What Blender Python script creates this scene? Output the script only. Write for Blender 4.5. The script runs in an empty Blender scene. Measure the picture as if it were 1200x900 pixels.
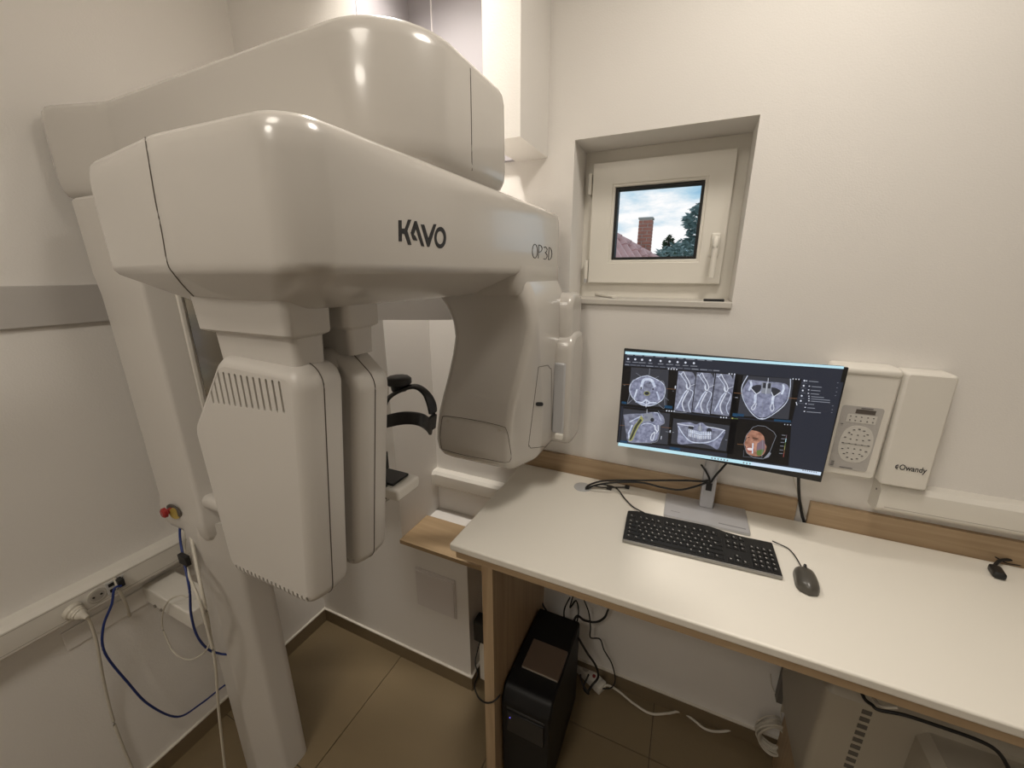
import bpy, bmesh, math, random
from mathutils import Vector, Matrix
random.seed(7)
scn = bpy.context.scene
COL = scn.collection
EYE = Vector((0, 0, 1.9))
FPX, HOR, VPY = 458.0, 130.0, 215.0                 # focal length in px, horizon offset, heading offset (1200x900 frame)
PITCH = math.atan(HOR / FPX); PSI = math.atan(VPY / math.hypot(FPX, HOR))
F0 = Vector((-math.sin(PSI), math.cos(PSI), 0)); RR = Vector((math.cos(PSI), math.sin(PSI), 0)); ZZ = Vector((0, 0, 1))
FF = F0 * math.cos(PITCH) - ZZ * math.sin(PITCH); UU = F0 * math.sin(PITCH) + ZZ * math.cos(PITCH)
# ---------------------------------------------------------------- camera
cd = bpy.data.cameras.new('camera'); cam = bpy.data.objects.new('camera', cd); COL.objects.link(cam)
cd.sensor_fit = 'HORIZONTAL'; cd.sensor_width = 36; cd.lens = FPX / 1200 * 36; cd.clip_start = 0.02; cd.clip_end = 500
cam.matrix_world = Matrix(((RR.x, UU.x, -FF.x, EYE.x), (RR.y, UU.y, -FF.y, EYE.y), (RR.z, UU.z, -FF.z, EYE.z), (0, 0, 0, 1)))
scn.camera = cam
# ---------------------------------------------------------------- view
vs = scn.view_settings
vs.view_transform = 'Standard'; vs.look = 'None'; vs.gamma = 1.0; vs.use_curve_mapping = False; vs.exposure = 0.0
# ---------------------------------------------------------------- sky with broken cloud
w = bpy.data.worlds.new('sky'); scn.world = w; w.use_nodes = True
nt = w.node_tree; nt.nodes.clear()
def N(t, **k):
    n = nt.nodes.new(t)
    for a, b in k.items(): setattr(n, a, b)
    return n
tc = N('ShaderNodeTexCoord'); mp = N('ShaderNodeMapping'); mp.inputs['Scale'].default_value = (3.2, 3.2, 9.0); mp.inputs['Location'].default_value = (1.3, .4, 1.35)
nz = N('ShaderNodeTexNoise'); nz.inputs['Scale'].default_value = 1.25; nz.inputs['Detail'].default_value = 7; nz.inputs['Roughness'].default_value = .58
cr = N('ShaderNodeValToRGB'); cr.color_ramp.elements[0].position = .40; cr.color_ramp.elements[0].color = (.30, .53, .72, 1)
cr.color_ramp.elements[1].position = .60; cr.color_ramp.elements[1].color = (1.0, 1.0, 1.0, 1)
e = cr.color_ramp.elements.new(.47); e.color = (.45, .66, .80, 1)
bg = N('ShaderNodeBackground'); bg.inputs['Strength'].default_value = 1.0; wo = N('ShaderNodeOutputWorld')
nt.links.new(tc.outputs['Generated'], mp.inputs['Vector']); nt.links.new(mp.outputs[0], nz.inputs['Vector'])
nt.links.new(nz.outputs['Fac'], cr.inputs['Fac']); nt.links.new(cr.outputs[0], bg.inputs['Color']); nt.links.new(bg.outputs[0], wo.inputs['Surface'])
# ---------------------------------------------------------------- helpers
def P(px, py, x=None, y=None, z=None):
    r = RR * (px - 600) - UU * (py - 450) + FF * FPX
    if x is not None: t = (x - EYE.x) / r.x
    elif y is not None: t = (y - EYE.y) / r.y
    else: t = (z - EYE.z) / r.z
    return EYE + r * t
def PL(px, py, p0, n):
    r = RR * (px - 600) - UU * (py - 450) + FF * FPX; return EYE + r * ((Vector(p0) - EYE).dot(Vector(n)) / r.dot(Vector(n)))
def hit(o, px, py, off=.0006):
    r = (RR * (px - 600) - UU * (py - 450) + FF * FPX).normalized(); w0 = WORLD[o.name]
    ok, loc, nor, _ = o.ray_cast(EYE - w0, r)
    if not ok: return None
    return loc + w0 + nor * off
MATS = {}
def mat(name, col, rough=.5, metal=0, bump=0, bscale=60, var=0, vscale=8, emit=None, spec=.5, alpha=None, trans=0, coat=0):
    if name in MATS: return MATS[name]
    m = bpy.data.materials.new(name); m.use_nodes = True; t = m.node_tree; b = t.nodes['Principled BSDF']
    b.inputs['Base Color'].default_value = (*col, 1); b.inputs['Roughness'].default_value = rough; b.inputs['Metallic'].default_value = metal
    b.inputs['Specular IOR Level'].default_value = spec
    if coat: b.inputs['Coat Weight'].default_value = coat; b.inputs['Coat Roughness'].default_value = .06
    if trans: b.inputs['Transmission Weight'].default_value = trans
    if alpha is not None: b.inputs['Alpha'].default_value = alpha
    if emit: b.inputs['Emission Color'].default_value = (*emit, 1); b.inputs['Emission Strength'].default_value = 1
    tcn = None
    if var or bump:
        tcn = t.nodes.new('ShaderNodeTexCoord')
    if var:
        n = t.nodes.new('ShaderNodeTexNoise'); n.inputs['Scale'].default_value = vscale; n.inputs['Detail'].default_value = 5
        t.links.new(tcn.outputs['Object'], n.inputs['Vector'])
        mx = t.nodes.new('ShaderNodeMix'); mx.data_type = 'RGBA'
        mx.inputs[6].default_value = (*[c * (1 - var) for c in col], 1); mx.inputs[7].default_value = (*[min(1, c * (1 + var)) for c in col], 1)
        t.links.new(n.outputs['Fac'], mx.inputs[0]); t.links.new(mx.outputs[2], b.inputs['Base Color'])
    if bump:
        n2 = t.nodes.new('ShaderNodeTexNoise'); n2.inputs['Scale'].default_value = bscale; n2.inputs['Detail'].default_value = 3
        t.links.new(tcn.outputs['Object'], n2.inputs['Vector'])
        bp = t.nodes.new('ShaderNodeBump'); bp.inputs['Strength'].default_value = bump; bp.inputs['Distance'].default_value = .002
        t.links.new(n2.outputs['Fac'], bp.inputs['Height']); t.links.new(bp.outputs[0], b.inputs['Normal'])
    MATS[name] = m; return m
def woodmat(name, c1, c2, axis='X', rough=.45):
    m = bpy.data.materials.new(name); m.use_nodes = True; t = m.node_tree; b = t.nodes['Principled BSDF']; b.inputs['Roughness'].default_value = rough
    tcn = t.nodes.new('ShaderNodeTexCoord'); mpn = t.nodes.new('ShaderNodeMapping')
    s = {'X': (2, 45, 45), 'Y': (45, 2, 45), 'Z': (45, 45, 2)}[axis]; mpn.inputs['Scale'].default_value = s
    n = t.nodes.new('ShaderNodeTexNoise'); n.inputs['Scale'].default_value = 1; n.inputs['Detail'].default_value = 6; n.inputs['Distortion'].default_value = .6
    r = t.nodes.new('ShaderNodeValToRGB'); r.color_ramp.elements[0].position = .3; r.color_ramp.elements[1].position = .72
    r.color_ramp.elements[0].color = (*c1, 1); r.color_ramp.elements[1].color = (*c2, 1)
    t.links.new(tcn.outputs['Object'], mpn.inputs[0]); t.links.new(mpn.outputs[0], n.inputs['Vector']); t.links.new(n.outputs['Fac'], r.inputs[0]); t.links.new(r.outputs[0], b.inputs['Base Color'])
    return m
WORLD = {}
def place(o, parent, org):
    WORLD[o.name] = org
    if parent is not None:
        o.parent = parent; o.location = org - WORLD[parent.name]
    else: o.location = org
def tag(o, label=None, cat=None, group=None, kind=None):
    if label: o['label'] = label
    if cat: o['category'] = cat
    if group: o['group'] = group
    if kind: o['kind'] = kind
    return o
def thing(name, label, cat, loc, group=None):
    o = bpy.data.objects.new(name, None); COL.objects.link(o); o.empty_display_size = .05
    place(o, None, Vector(loc)); return tag(o, label, cat, group)
def link(name, me, m, parent=None, smooth=False, angle=35, flat_axis=False):
    vsx = [v.co for v in me.vertices]
    lo = Vector([min(v[i] for v in vsx) for i in range(3)]); hi = Vector([max(v[i] for v in vsx) for i in range(3)])
    c = (lo + hi) / 2
    if parent is None: c.z = lo.z
    me.transform(Matrix.Translation(-c))
    for mm in (m if isinstance(m, (list, tuple)) else [m]): me.materials.append(mm)
    if smooth:
        me.set_sharp_from_angle(angle=math.radians(angle))
        for p in me.polygons: p.use_smooth = len(p.vertices) <= 4 and not (flat_axis and max(abs(c_) for c_ in p.normal) > .9995)
    o = bpy.data.objects.new(name, me); COL.objects.link(o); place(o, parent, c); return o
def mesh(name, verts, faces, m, parent=None, smooth=False, angle=35, fmat=None):
    me = bpy.data.meshes.new(name); me.from_pydata([tuple(v) for v in verts], [], faces)
    if fmat:
        for p, i in zip(me.polygons, fmat): p.material_index = i
    me.update(); return link(name, me, m, parent, smooth, angle)
def bmo(name, bm, m, parent=None, smooth=False, angle=35, flat_axis=False):
    me = bpy.data.meshes.new(name); bmesh.ops.recalc_face_normals(bm, faces=bm.faces); bm.to_mesh(me); bm.free(); return link(name, me, m, parent, smooth, angle, flat_axis)
def addbox(bm, x0, x1, y0, y1, z0, z1, bev=0, seg=2):
    r = bmesh.ops.create_cube(bm, size=1); vs_ = r['verts']
    for v in vs_: v.co = Vector(((x0 + x1) / 2 + v.co.x * (x1 - x0), (y0 + y1) / 2 + v.co.y * (y1 - y0), (z0 + z1) / 2 + v.co.z * (z1 - z0)))
    if bev:
        es = list({e for v in vs_ for e in v.link_edges}); bmesh.ops.bevel(bm, geom=es, offset=bev, segments=seg, affect='EDGES', profile=.5, clamp_overlap=True)
def box(name, x0, x1, y0, y1, z0, z1, m, parent=None, bev=0, seg=2, rot=None):
    bm = bmesh.new(); addbox(bm, x0, x1, y0, y1, z0, z1, bev, seg)
    if rot:
        c = Vector(((x0 + x1) / 2, (y0 + y1) / 2, (z0 + z1) / 2)) if len(rot) == 2 else Vector(rot[2])
        bmesh.ops.rotate(bm, verts=bm.verts, cent=c, matrix=Matrix.Rotation(math.radians(rot[0]), 3, rot[1]))
    return bmo(name, bm, m, parent, smooth=bool(bev), angle=40, flat_axis=True)
def rpoly(corners, seg=6):
    """corners: (a, b, radius) -> rounded polygon, fixed vertex count"""
    out = []; n = len(corners)
    for i, (a, b, r) in enumerate(corners):
        p = Vector((a, b)); q0 = Vector(corners[i - 1][:2]); q1 = Vector(corners[(i + 1) % n][:2])
        d0 = (q0 - p); d1 = (q1 - p); l0, l1 = d0.length, d1.length; d0 /= l0; d1 /= l1
        ang = math.acos(max(-1, min(1, d0.dot(d1))))
        if ang > math.pi - .02 or r <= 0: out += [p.copy() + d0 * (1e-4 * (seg - k)) for k in range(seg)] + [p.copy()]; continue
        t = min(r / math.tan(ang / 2), .48 * l0, .48 * l1); A = p + d0 * t; B = p + d1 * t; rr = t * math.tan(ang / 2)
        c = p + (d0 + d1).normalized() * (rr / math.sin(ang / 2)); a0 = math.atan2(A.y - c.y, A.x - c.x); a1 = math.atan2(B.y - c.y, B.x - c.x)
        da = (a1 - a0 + math.pi) % (2 * math.pi) - math.pi
        out += [Vector((c.x + rr * math.cos(a0 + da * k / seg), c.y + rr * math.sin(a0 + da * k / seg))) for k in range(seg + 1)]
    return out
def inset(pts, d):
    n = len(pts); res = []
    area = sum(pts[i - 1].x * pts[i].y - pts[i].x * pts[i - 1].y for i in range(n)); s = 1 if area > 0 else -1
    for i in range(n):
        t = pts[(i + 1) % n] - pts[i - 1]
        if t.length < 1e-9: t = Vector((1, 0))
        t.normalize(); res.append(pts[i] + Vector((-t.y, t.x)) * s * d)
    return res
def loft(name, levels, m, parent=None, axis='Z', caps=True, angle=35, smooth=True):
    """levels: list of (height, [2D pts]); axis Z -> (x,y,h); axis Y -> (x,h,z); axis X -> (h,y,z)"""
    f = {'Z': lambda p, h: (p.x, p.y, h), 'Y': lambda p, h: (p.x, h, p.y), 'X': lambda p, h: (h, p.x, p.y)}[axis]
    vv = []; ff = []; n = len(levels[0][1])
    for h, pts in levels: vv += [f(p, h) for p in pts]
    for k in range(len(levels) - 1):
        for i in range(n):
            j = (i + 1) % n; ff.append((k * n + i, k * n + j, (k + 1) * n + j, (k + 1) * n + i))
    bm = bmesh.new(); bv = [bm.verts.new(v) for v in vv]
    for q in ff: bm.faces.new([bv[i] for i in q])
    if caps: bm.faces.new(bv[:n]); bm.faces.new(bv[-n:])
    bmesh.ops.remove_doubles(bm, verts=bm.verts, dist=2e-5)
    return bmo(name, bm, m, parent, smooth=smooth, angle=angle)
def catmull(pts, k=8):
    pts = [Vector(p) for p in pts]; q = [pts[0] * 2 - pts[1]] + pts + [pts[-1] * 2 - pts[-2]]; out = []
    for i in range(1, len(q) - 2):
        a, b, c, d = q[i - 1:i + 3]
        for s in range(k):
            t = s / k; out.append(.5 * ((2 * b) + (c - a) * t + (2 * a - 5 * b + 4 * c - d) * t * t + (-a + 3 * b - 3 * c + d) * t ** 3))
    return out + [pts[-1]]
def addtube(bm, pts, r, n=8, flat=None, up=Vector((0, 0, 1))):
    """round tube, or flat strip section when flat=(half width, half thickness)"""
    rings = []; L = len(pts)
    for i, p in enumerate(pts):
        t = (pts[min(L - 1, i + 1)] - pts[max(0, i - 1)])
        if t.length < 1e-9: t = Vector((0, 0, 1))
        t.normalize(); u = up - t * up.dot(t)
        if u.length < .05: u = Vector((1, 0, 0)) - t * t.x
        u.normalize(); v = t.cross(u); ring = []
        for k in range(n):
            a = 2 * math.pi * (k + .5) / n; cu, cv = math.cos(a), math.sin(a)
            if flat:
                cu = math.copysign(abs(cu) ** .4, cu) * flat[0]; cv = math.copysign(abs(cv) ** .4, cv) * flat[1]
            else: cu *= r; cv *= r
            ring.append(bm.verts.new(p + u * cu + v * cv))
        rings.append(ring)
    for a, b in zip(rings, rings[1:]):
        for k in range(n): bm.faces.new((a[k], a[(k + 1) % n], b[(k + 1) % n], b[k]))
    bm.faces.new(rings[0][::-1]); bm.faces.new(rings[-1])
def tube(name, pts, r, m, parent=None, k=8, n=8, smooth=True, flat=None, up=Vector((0, 0, 1))):
    bm = bmesh.new(); addtube(bm, catmull(pts, k) if smooth else [Vector(p) for p in pts], r, n, flat, up); return bmo(name, bm, m, parent, smooth=True, angle=50)
def polyplate(name, pts3, nrm, th, m, parent=None):
    """closed polygon (3D points in one plane) extruded by th along nrm"""
    bm = bmesh.new(); v = [bm.verts.new(p) for p in pts3]; f = bm.faces.new(v); r = bmesh.ops.extrude_face_region(bm, geom=[f])
    bmesh.ops.translate(bm, verts=[g for g in r['geom'] if isinstance(g, bmesh.types.BMVert)], vec=Vector(nrm).normalized() * th)
    bmesh.ops.triangulate(bm, faces=[f for f in bm.faces if len(f.verts) > 4]); return bmo(name, bm, m, parent)
def lathe(name, prof, org, m, parent=None, n=24, axis=Vector((0, 0, 1))):
    q = Vector((0, 0, 1)).rotation_difference(Vector(axis)); bm = bmesh.new(); rings = []
    for r, h in prof: rings.append([bm.verts.new(Vector(org) + q @ Vector((r * math.cos(2 * math.pi * k / n), r * math.sin(2 * math.pi * k / n), h))) for k in range(n)])
    for a, b in zip(rings, rings[1:]):
        for k in range(n): bm.faces.new((a[k], a[(k + 1) % n], b[(k + 1) % n], b[k]))
    bm.faces.new(rings[0]); bm.faces.new(rings[-1]); return bmo(name, bm, m, parent, smooth=True, angle=40)
def text(name, s, org, xd, yd, size, m, parent, width=None, shear=0, extr=.0004):
    c = bpy.data.curves.new(name, 'FONT'); c.body = s; c.size = 1; c.extrude = 0; c.offset = .012; c.shear = shear; c.resolution_u = 4
    o = bpy.data.objects.new('tmp', c); COL.objects.link(o); bpy.context.view_layer.update()
    me = bpy.data.meshes.new_from_object(o.evaluated_get(bpy.context.evaluated_depsgraph_get())); COL.objects.unlink(o); bpy.data.objects.remove(o)
    xs = [v.co.x for v in me.vertices]; sc = size; sx = (width / (max(xs) - min(xs))) if width else sc; x0 = min(xs)
    xd = Vector(xd).normalized(); yd = Vector(yd).normalized(); nn = xd.cross(yd)
    for v in me.vertices: v.co = Vector(org) + xd * ((v.co.x - x0) * sx) + yd * (v.co.y * sc) + nn * extr
    return link(name, me, m, parent)
def cut(o, cutter_bm):
    me = bpy.data.meshes.new('cutter'); bmesh.ops.recalc_face_normals(cutter_bm, faces=cutter_bm.faces); cutter_bm.to_mesh(me); cutter_bm.free()
    c = bpy.data.objects.new('cutter', me); COL.objects.link(c); c.location = -Vector((0, 0, 0))
    md = o.modifiers.new('cut', 'BOOLEAN'); md.operation = 'DIFFERENCE'; md.solver = 'EXACT'; md.object = c
    bpy.context.view_layer.update()
    nm = bpy.data.meshes.new_from_object(o.evaluated_get(bpy.context.evaluated_depsgraph_get()))
    for p in nm.polygons:
        if abs(p.normal.y) > .999 or abs(p.normal.y) < .02 and p.area < 4e-4: p.use_smooth = False
    o.modifiers.clear(); o.data = nm; COL.objects.unlink(c); bpy.data.objects.remove(c)
# ---------------------------------------------------------------- materials
WALL = mat('wall_plaster', (.80, .772, .735), .85, bump=.25, bscale=220, var=.02, vscale=3)
CEIL = mat('ceiling_paint', (.82, .80, .75), .9)
GREY = mat('grey_trim', (.50, .475, .45), .5)
COOL_TINT = mat('painted_cool_light', (.42, .40, .425), .45)  # cool light in the upper niche, painted in as lavender grey
TILE = mat('floor_tile', (.20, .15, .085), .33, var=.13, vscale=2.2, bump=.05, bscale=30)
GROUT = mat('floor_grout', (.10, .08, .055), .9)
TILEB = mat('baseboard_tile', (.18, .135, .08), .4, var=.1, vscale=4)
GLOSS = mat('glossy_white_casing', (.55, .52, .48), .24, coat=.3, spec=.5)
SATIN = mat('satin_white_casing', (.58, .55, .51), .38)
SEAM = mat('dark_seam', (.10, .085, .07), .7)
BLACK = mat('black_plastic', (.012, .012, .013), .42)
BLACKM = mat('black_rubber', (.008, .008, .008), .6)
WHITEP = mat('white_plastic', (.74, .71, .65), .38)
DESK = mat('desk_laminate', (.80, .765, .69), .42, bump=.08, bscale=400)
OAK = woodmat('oak_board_x', (.33, .225, .13), (.47, .345, .215), 'X')
OAKZ = woodmat('oak_board_z', (.33, .225, .13), (.47, .345, .215), 'Z')
BEECH = woodmat('shelf_board', (.36, .25, .14), (.44, .315, .185), 'X')
PVC = mat('window_pvc', (.80, .77, .70), .3)
SILVER = mat('silver_plastic', (.55, .55, .56), .35, metal=.55)
GLASS = mat('window_glass', (1, 1, 1), 0.0, trans=1, spec=.3); GLASS.node_tree.nodes['Principled BSDF'].inputs['IOR'].default_value = 1.02
NAVY = mat('blue_cable', (.012, .03, .16), .4)
WCABLE = mat('white_cable', (.62, .58, .50), .45)
INK = mat('black_print', (.012, .011, .012), .5)
# ================================================================ SETTING
XL, YB, YP, ZC, XR, YF = -1.70, 1.486, 1.19, 3.2, 2.1, -2.4
def struct(o, label, cat): return tag(o, label, cat, kind='structure')
flo = struct(box('floor', XL - .2, XR + .2, YF - .2, YB + .2, -.06, -.006, GROUT), 'dark brown grout bed under the large floor tiles', 'floor')
xs = [-1.765, -1.16, -.555, .05, .655, 1.26, 1.865, 2.2]; ys = [-2.5, -1.78, -1.175, -.57, .035, .64, 1.245, 1.6]
k = 0
for i in range(len(xs) - 1):
    for j in range(len(ys) - 1):
        box('tile', xs[i] + .0018, xs[i + 1] - .0018, ys[j] + .0018, ys[j + 1] - .0018, -.006, 0, TILE, flo)
struct(box('ceiling', XL - .2, XR + .2, YF - .2, YB + .3, ZC, ZC + .1, CEIL), 'plain white painted ceiling above the room', 'ceiling')
struct(box('wall_left', XL - .15, XL, YF, YB, 0, ZC, WALL), 'beige white plastered wall behind the column and cable trunking', 'wall')
struct(box('wall_right', XR, XR + .15, YF, YB, 0, ZC, WALL), 'plain white wall beyond the desk end', 'wall')
struct(box('wall_front', XL, XR, YF - .15, YF, 0, ZC, WALL), 'plain white wall behind the viewer', 'wall')
# window wall with its opening
WX0, WX1, WZ0, WZ1, WT = -.432, .120, 1.800, 2.343, .30
bm = bmesh.new()
for a in ((XL, WX0, 0, ZC), (WX1, XR, 0, ZC), (WX0, WX1, 0, WZ0), (WX0, WX1, WZ1, ZC)): addbox(bm, a[0], a[1], YB, YB + WT, a[2], a[3])
struct(bmo('wall_back', bm, WALL), 'white plastered wall with the small window above the desk', 'wall')
PXC = -1.09
struct(box('wall_pillar', XL, PXC, YP, YB, 0, ZC, WALL), 'white wall pillar in the corner behind the machine', 'wall')
lb = struct(box('wall_boxing', PXC, -.748, YP, YB, 0, .714, WALL), 'low white wall boxing with hatch under the wooden shelf', 'wall')
struct(box('wall_duct', -.654, -.53, 1.234, YB, 2.298, ZC, WALL), 'white boxed duct hanging left of the window', 'wall')
lv = struct(box('trim_1', PXC + .001, -.655, YB - .022, YB, 2.30, ZC, COOL_TINT), 'added wall panels beside the duct, cool light painted in as lavender grey', 'panel')  # panels added to hold the cool tint of the light
box('panel_strip', -.985, -.98, YB - .026, YB - .022, 2.30, ZC, mat('white_strip', (.85, .82, .82), .4), lv)
box('panel_side', PXC, PXC + .006, YP + .002, YB - .022, 2.30, ZC, COOL_TINT, lv)
# grey strips
struct(box('trim_2', XL, XL + .012, YF + .01, 1.10, 1.752, 1.866, GREY, bev=.003), 'grey horizontal strip along the left wall behind the column', 'trim')
a0 = P(290, 375, z=1.735); a1 = P(548, 375, z=1.735); d = (a1 - a0).normalized(); nn = Vector((d.y, -d.x, 0))
LG = mat('light_grey_board', (.66, .63, .60), .5)
bm = bmesh.new(); q = [bm.verts.new(v) for v in (a0, a1, a1 - nn * .02, a0 - nn * .02)]; f = bm.faces.new(q); r = bmesh.ops.extrude_face_region(bm, geom=[f])
bmesh.ops.translate(bm, verts=[g for g in r['geom'] if isinstance(g, bmesh.types.BMVert)], vec=(0, 0, .14))
struct(bmo('trim_3', bm, LG), 'light grey board crossing the corner behind the rotating arm', 'trim')
# baseboards: brown tile with a pale bead on top
BEAD = mat('baseboard_bead', (.72, .68, .60), .6)
def baseboard(name, x0, x1, y0, y1, label):
    b = struct(box(name, x0, x1, y0, y1, 0, .075, TILEB), label, 'baseboard'); box('bead', x0, x1, y0, y1, .075, .081, BEAD, b); return b
baseboard('baseboard_left', XL, XL + .010, YF, YP - .01, 'brown tile baseboard along the left wall')
baseboard('baseboard_pillar', XL + .0, -.748 + .010, YP - .010, YP, 'brown tile baseboard under the white hatch')
baseboard('baseboard_boxing', -.748, -.738, YP, YB - .01, 'short brown tile baseboard on the boxing side behind the desk panel')
baseboard('baseboard_back', -.738, XR, YB - .010, YB, 'brown tile baseboard under the desk')
# hatch on the low boxing
HT = mat('hatch_white', (.68, .64, .62), .75)
h = thing('access_hatch', 'square white access hatch on the low wall boxing', 'hatch', (-.918, YP, .385))
box('frame', -1.026, -.811, YP - .006, YP, .387, .60, HT, h, bev=.002)
box('door', -1.019, -.818, YP - .010, YP - .004, .394, .585, HT, h, bev=.002)
# wooden shelf on the boxing
sh = box('shelf_board', PXC + .001, -.60, YP - .02, 1.378, .715, .735, BEECH, bev=.0015); tag(sh, 'brown wooden shelf board on the low wall boxing beside the desk', 'shelf')
# ---------------------------------------------------------------- window
YW = YB + .165
win = thing('window_1', 'small white framed tilt window in a deep reveal above the monitor', 'window', ((WX0 + WX1) / 2, YW, WZ0)); win['kind'] = 'structure'
def frame(name, x0, x1, z0, z1, b, y0, y1, m, parent, bev=.004):
    """rectangular frame: mitred rings with bevelled front edges (y0 is the room side)"""
    def ring(i, y): return [(x0 + i, y, z0 + i), (x1 - i, y, z0 + i), (x1 - i, y, z1 - i), (x0 + i, y, z1 - i)]
    rs = [ring(0, y1), ring(0, y0 + bev), ring(bev * .3, y0 + bev * .3), ring(bev, y0), ring(b - bev, y0), ring(b - bev * .3, y0 + bev * .3), ring(b, y0 + bev), ring(b, y1)]
    vv = [p for r_ in rs for p in r_]; ff = []
    for k_ in range(8):
        for q_ in range(4): a_, b_ = k_ * 4, ((k_ + 1) % 8) * 4; ff.append((a_ + q_, a_ + (q_ + 1) % 4, b_ + (q_ + 1) % 4, b_ + q_))
    bm = bmesh.new(); bv = [bm.verts.new(p) for p in vv]
    for f_ in ff: bm.faces.new([bv[q_] for q_ in f_])
    return bmo(name, bm, m, parent, smooth=True, angle=30, flat_axis=True)
frame('window_frame', WX0 - .03, WX1 + .03, WZ0 - .03, WZ1 + .03, .115, YW + .003, YW + .07, PVC, win)
sa = frame('sash', -.397, .083, 1.862, 2.298, .078, YW - .022, YW + .002, PVC, win, bev=.003)
frame('glazing_bead', -.3215, .0075, 1.9375, 2.2225, .012, YW - .019, YW + .03, PVC, sa, bev=.004)
frame('gasket', -.3095, -.0045, 1.9495, 2.2105, .010, YW - .010, YW + .028, BLACKM, sa, bev=.001)
box('pane', -.305, -.008, YW + .010, YW + .014, 1.952, 2.208, GLASS, win)
hd = box('handle_plate', .037, .067, YW - .032, YW - .022, 1.955, 2.035, PVC, win, bev=.008, seg=3)
tube('handle_lever', [(.052, YW - .03, 2.015), (.052, YW - .06, 2.012), (.052, YW - .068, 1.99), (.052, YW - .068, 1.93), (.052, YW - .068, 1.885)], .010, PVC, hd, k=5)
for z in (2.19, 1.875):
    hg = box('hinge', -.413, -.399, YW - .03, YW - .004, z, z + .075, PVC, win, bev=.005)
box('hinge_pin', -.411, -.400, YW - .032, YW - .022, 1.862, 1.878, SILVER, win, bev=.002)
struct(box('window_sill', WX0 - .0, WX1 + .0, YB - .012, YW + .01, WZ0 - .012, WZ0 + .008, mat('sill_stone', (.60, .57, .52), .4), bev=.003), 'pale stone sill at the foot of the small window', 'sill')
# things on the sill
o = tube('white_handle_tool', [P(690, 344, z=1.815), P(700, 345, z=1.815), P(720, 348, z=1.813)], .008, WHITEP, k=4, flat=(.004, .010)); tag(o, 'small white plastic piece lying on the window sill', 'plastic piece')
o = box('black_clip', .035, .098, YB + .015, YB + .03, WZ0 + .008, WZ0 + .016, BLACK, bev=.002); tag(o, 'thin black strip lying on the window sill', 'strip')
# ================================================================ OUTDOORS
RT = mat('roof_tile', (.60, .36, .34), .7, var=.25, vscale=6)
# brick chimney (real courses joined as one part: far and tiny)
c0 = P(753, 300, y=9.0); cw = .125; GZ = -2.6
nh = thing('neighbour_house', 'house with pink red tiled roof and brick chimney outside the window', 'house', (c0.x - 1.5, 9.2, GZ))
box('house_wall', c0.x - 4.2, c0.x - .2, 8.2, 11.5, GZ, P(718, 300, y=8.6).z - 1.1, mat('house_plaster', (.62, .58, .52), .9), nh)
ctop = P(754, 257, y=9.0).z; cbot = P(754, 315, y=9.0).z - .6
ch = box('chimney', c0.x - cw, c0.x + cw, 9.0, 9.0 + 2 * cw, cbot, ctop, mat('mortar', (.55, .48, .42), .9), nh)
bm = bmesh.new(); zz = cbot; row = 0; bh = .068
while zz < ctop - .02:
    off = 0 if row % 2 else .09
    for s in range(-1, 3):
        x0 = max(c0.x - cw - .006, c0.x - cw - .006 + s * .186 + off); x1 = min(c0.x + cw + .006, c0.x - cw - .006 + s * .186 + off + .172)
        if x1 - x0 > .03:
            addbox(bm, x0, x1, 8.992, 9.05, zz, zz + bh - .012)
            yy0 = 9.0 + (x0 - c0.x + cw); addbox(bm, c0.x + cw - .05, c0.x + cw + .008, yy0, yy0 + (x1 - x0), zz, zz + bh - .012)
    zz += bh; row += 1
o = bmo('brick_courses', bm, mat('chimney_brick', (.42, .17, .12), .85, var=.35, vscale=9), ch); o['kind'] = 'stuff'
box('cap', c0.x - cw - .02, c0.x + cw + .02, 8.98, 9.02 + 2 * cw, ctop, ctop + .04, mat('cap_grey', (.42, .40, .36), .9), ch, bev=.01)
# tiled roof: gable slope rising to the left, curved pantiles row by row
def roof():
    bm = bmesh.new(); R0 = P(718, 279, y=8.6); E0 = P(775, 312, y=8.6)
    th = nh
    dx = Vector((E0.x - R0.x, 0, E0.z - R0.z)); L = 1.25; nrow = 12; ncol = 14
    slope = Vector((.55, -.9, -.62)).normalized()      # down-slope toward viewer
    ridge = dx.normalized()
    for i in range(nrow):
        for j in range(ncol):
            base = R0 + ridge * (j * .23 - 1.0) + slope * (i * .22) + Vector((0, 0, .03 if i == 0 else 0))
            up = slope.cross(ridge).normalized();
            if up.z < 0: up = -up
            prev = None
            for s in range(7):
                a = s / 6; hgt = .045 * math.sin(a * math.pi * 2) + .02
                p0 = base + ridge * (a * .23) + up * (hgt + .03); p1 = p0 + slope * .235 - up * .004
                p2 = p1 - up * .03
                cur = [bm.verts.new(p) for p in (p0, p1, p2)]
                if prev: bm.faces.new((prev[0], cur[0], cur[1], prev[1])); bm.faces.new((prev[1], cur[1], cur[2], prev[2]))
                prev = cur
    o = bmo('pantile_rows', bm, RT, th, smooth=True); o['kind'] = 'stuff'
    bm = bmesh.new()
    for j in range(14):
        b = R0 + ridge * (j * .23 - 1.0); p = [b + Vector((0, 0, .05)), b + ridge * .25 + Vector((0, 0, .065))]
        addtube(bm, p, .085, 10)
    o = bmo('ridge_tiles', bm, RT, th, smooth=True); o['kind'] = 'stuff'
    A = R0 - ridge * 1.1; B = R0 + ridge * 2.3; v = [A, B, B + slope * 2.7, A + slope * 2.7, A + Vector((0, .9, -.8)), B + Vector((0, .9, -.8))]
    mesh('roof_deck', [p - Vector((0, 0, .02)) for p in v], [(0, 1, 2, 3), (0, 4, 5, 1)], mat('roof_deck', (.25, .12, .1), .9), th)
roof()
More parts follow.
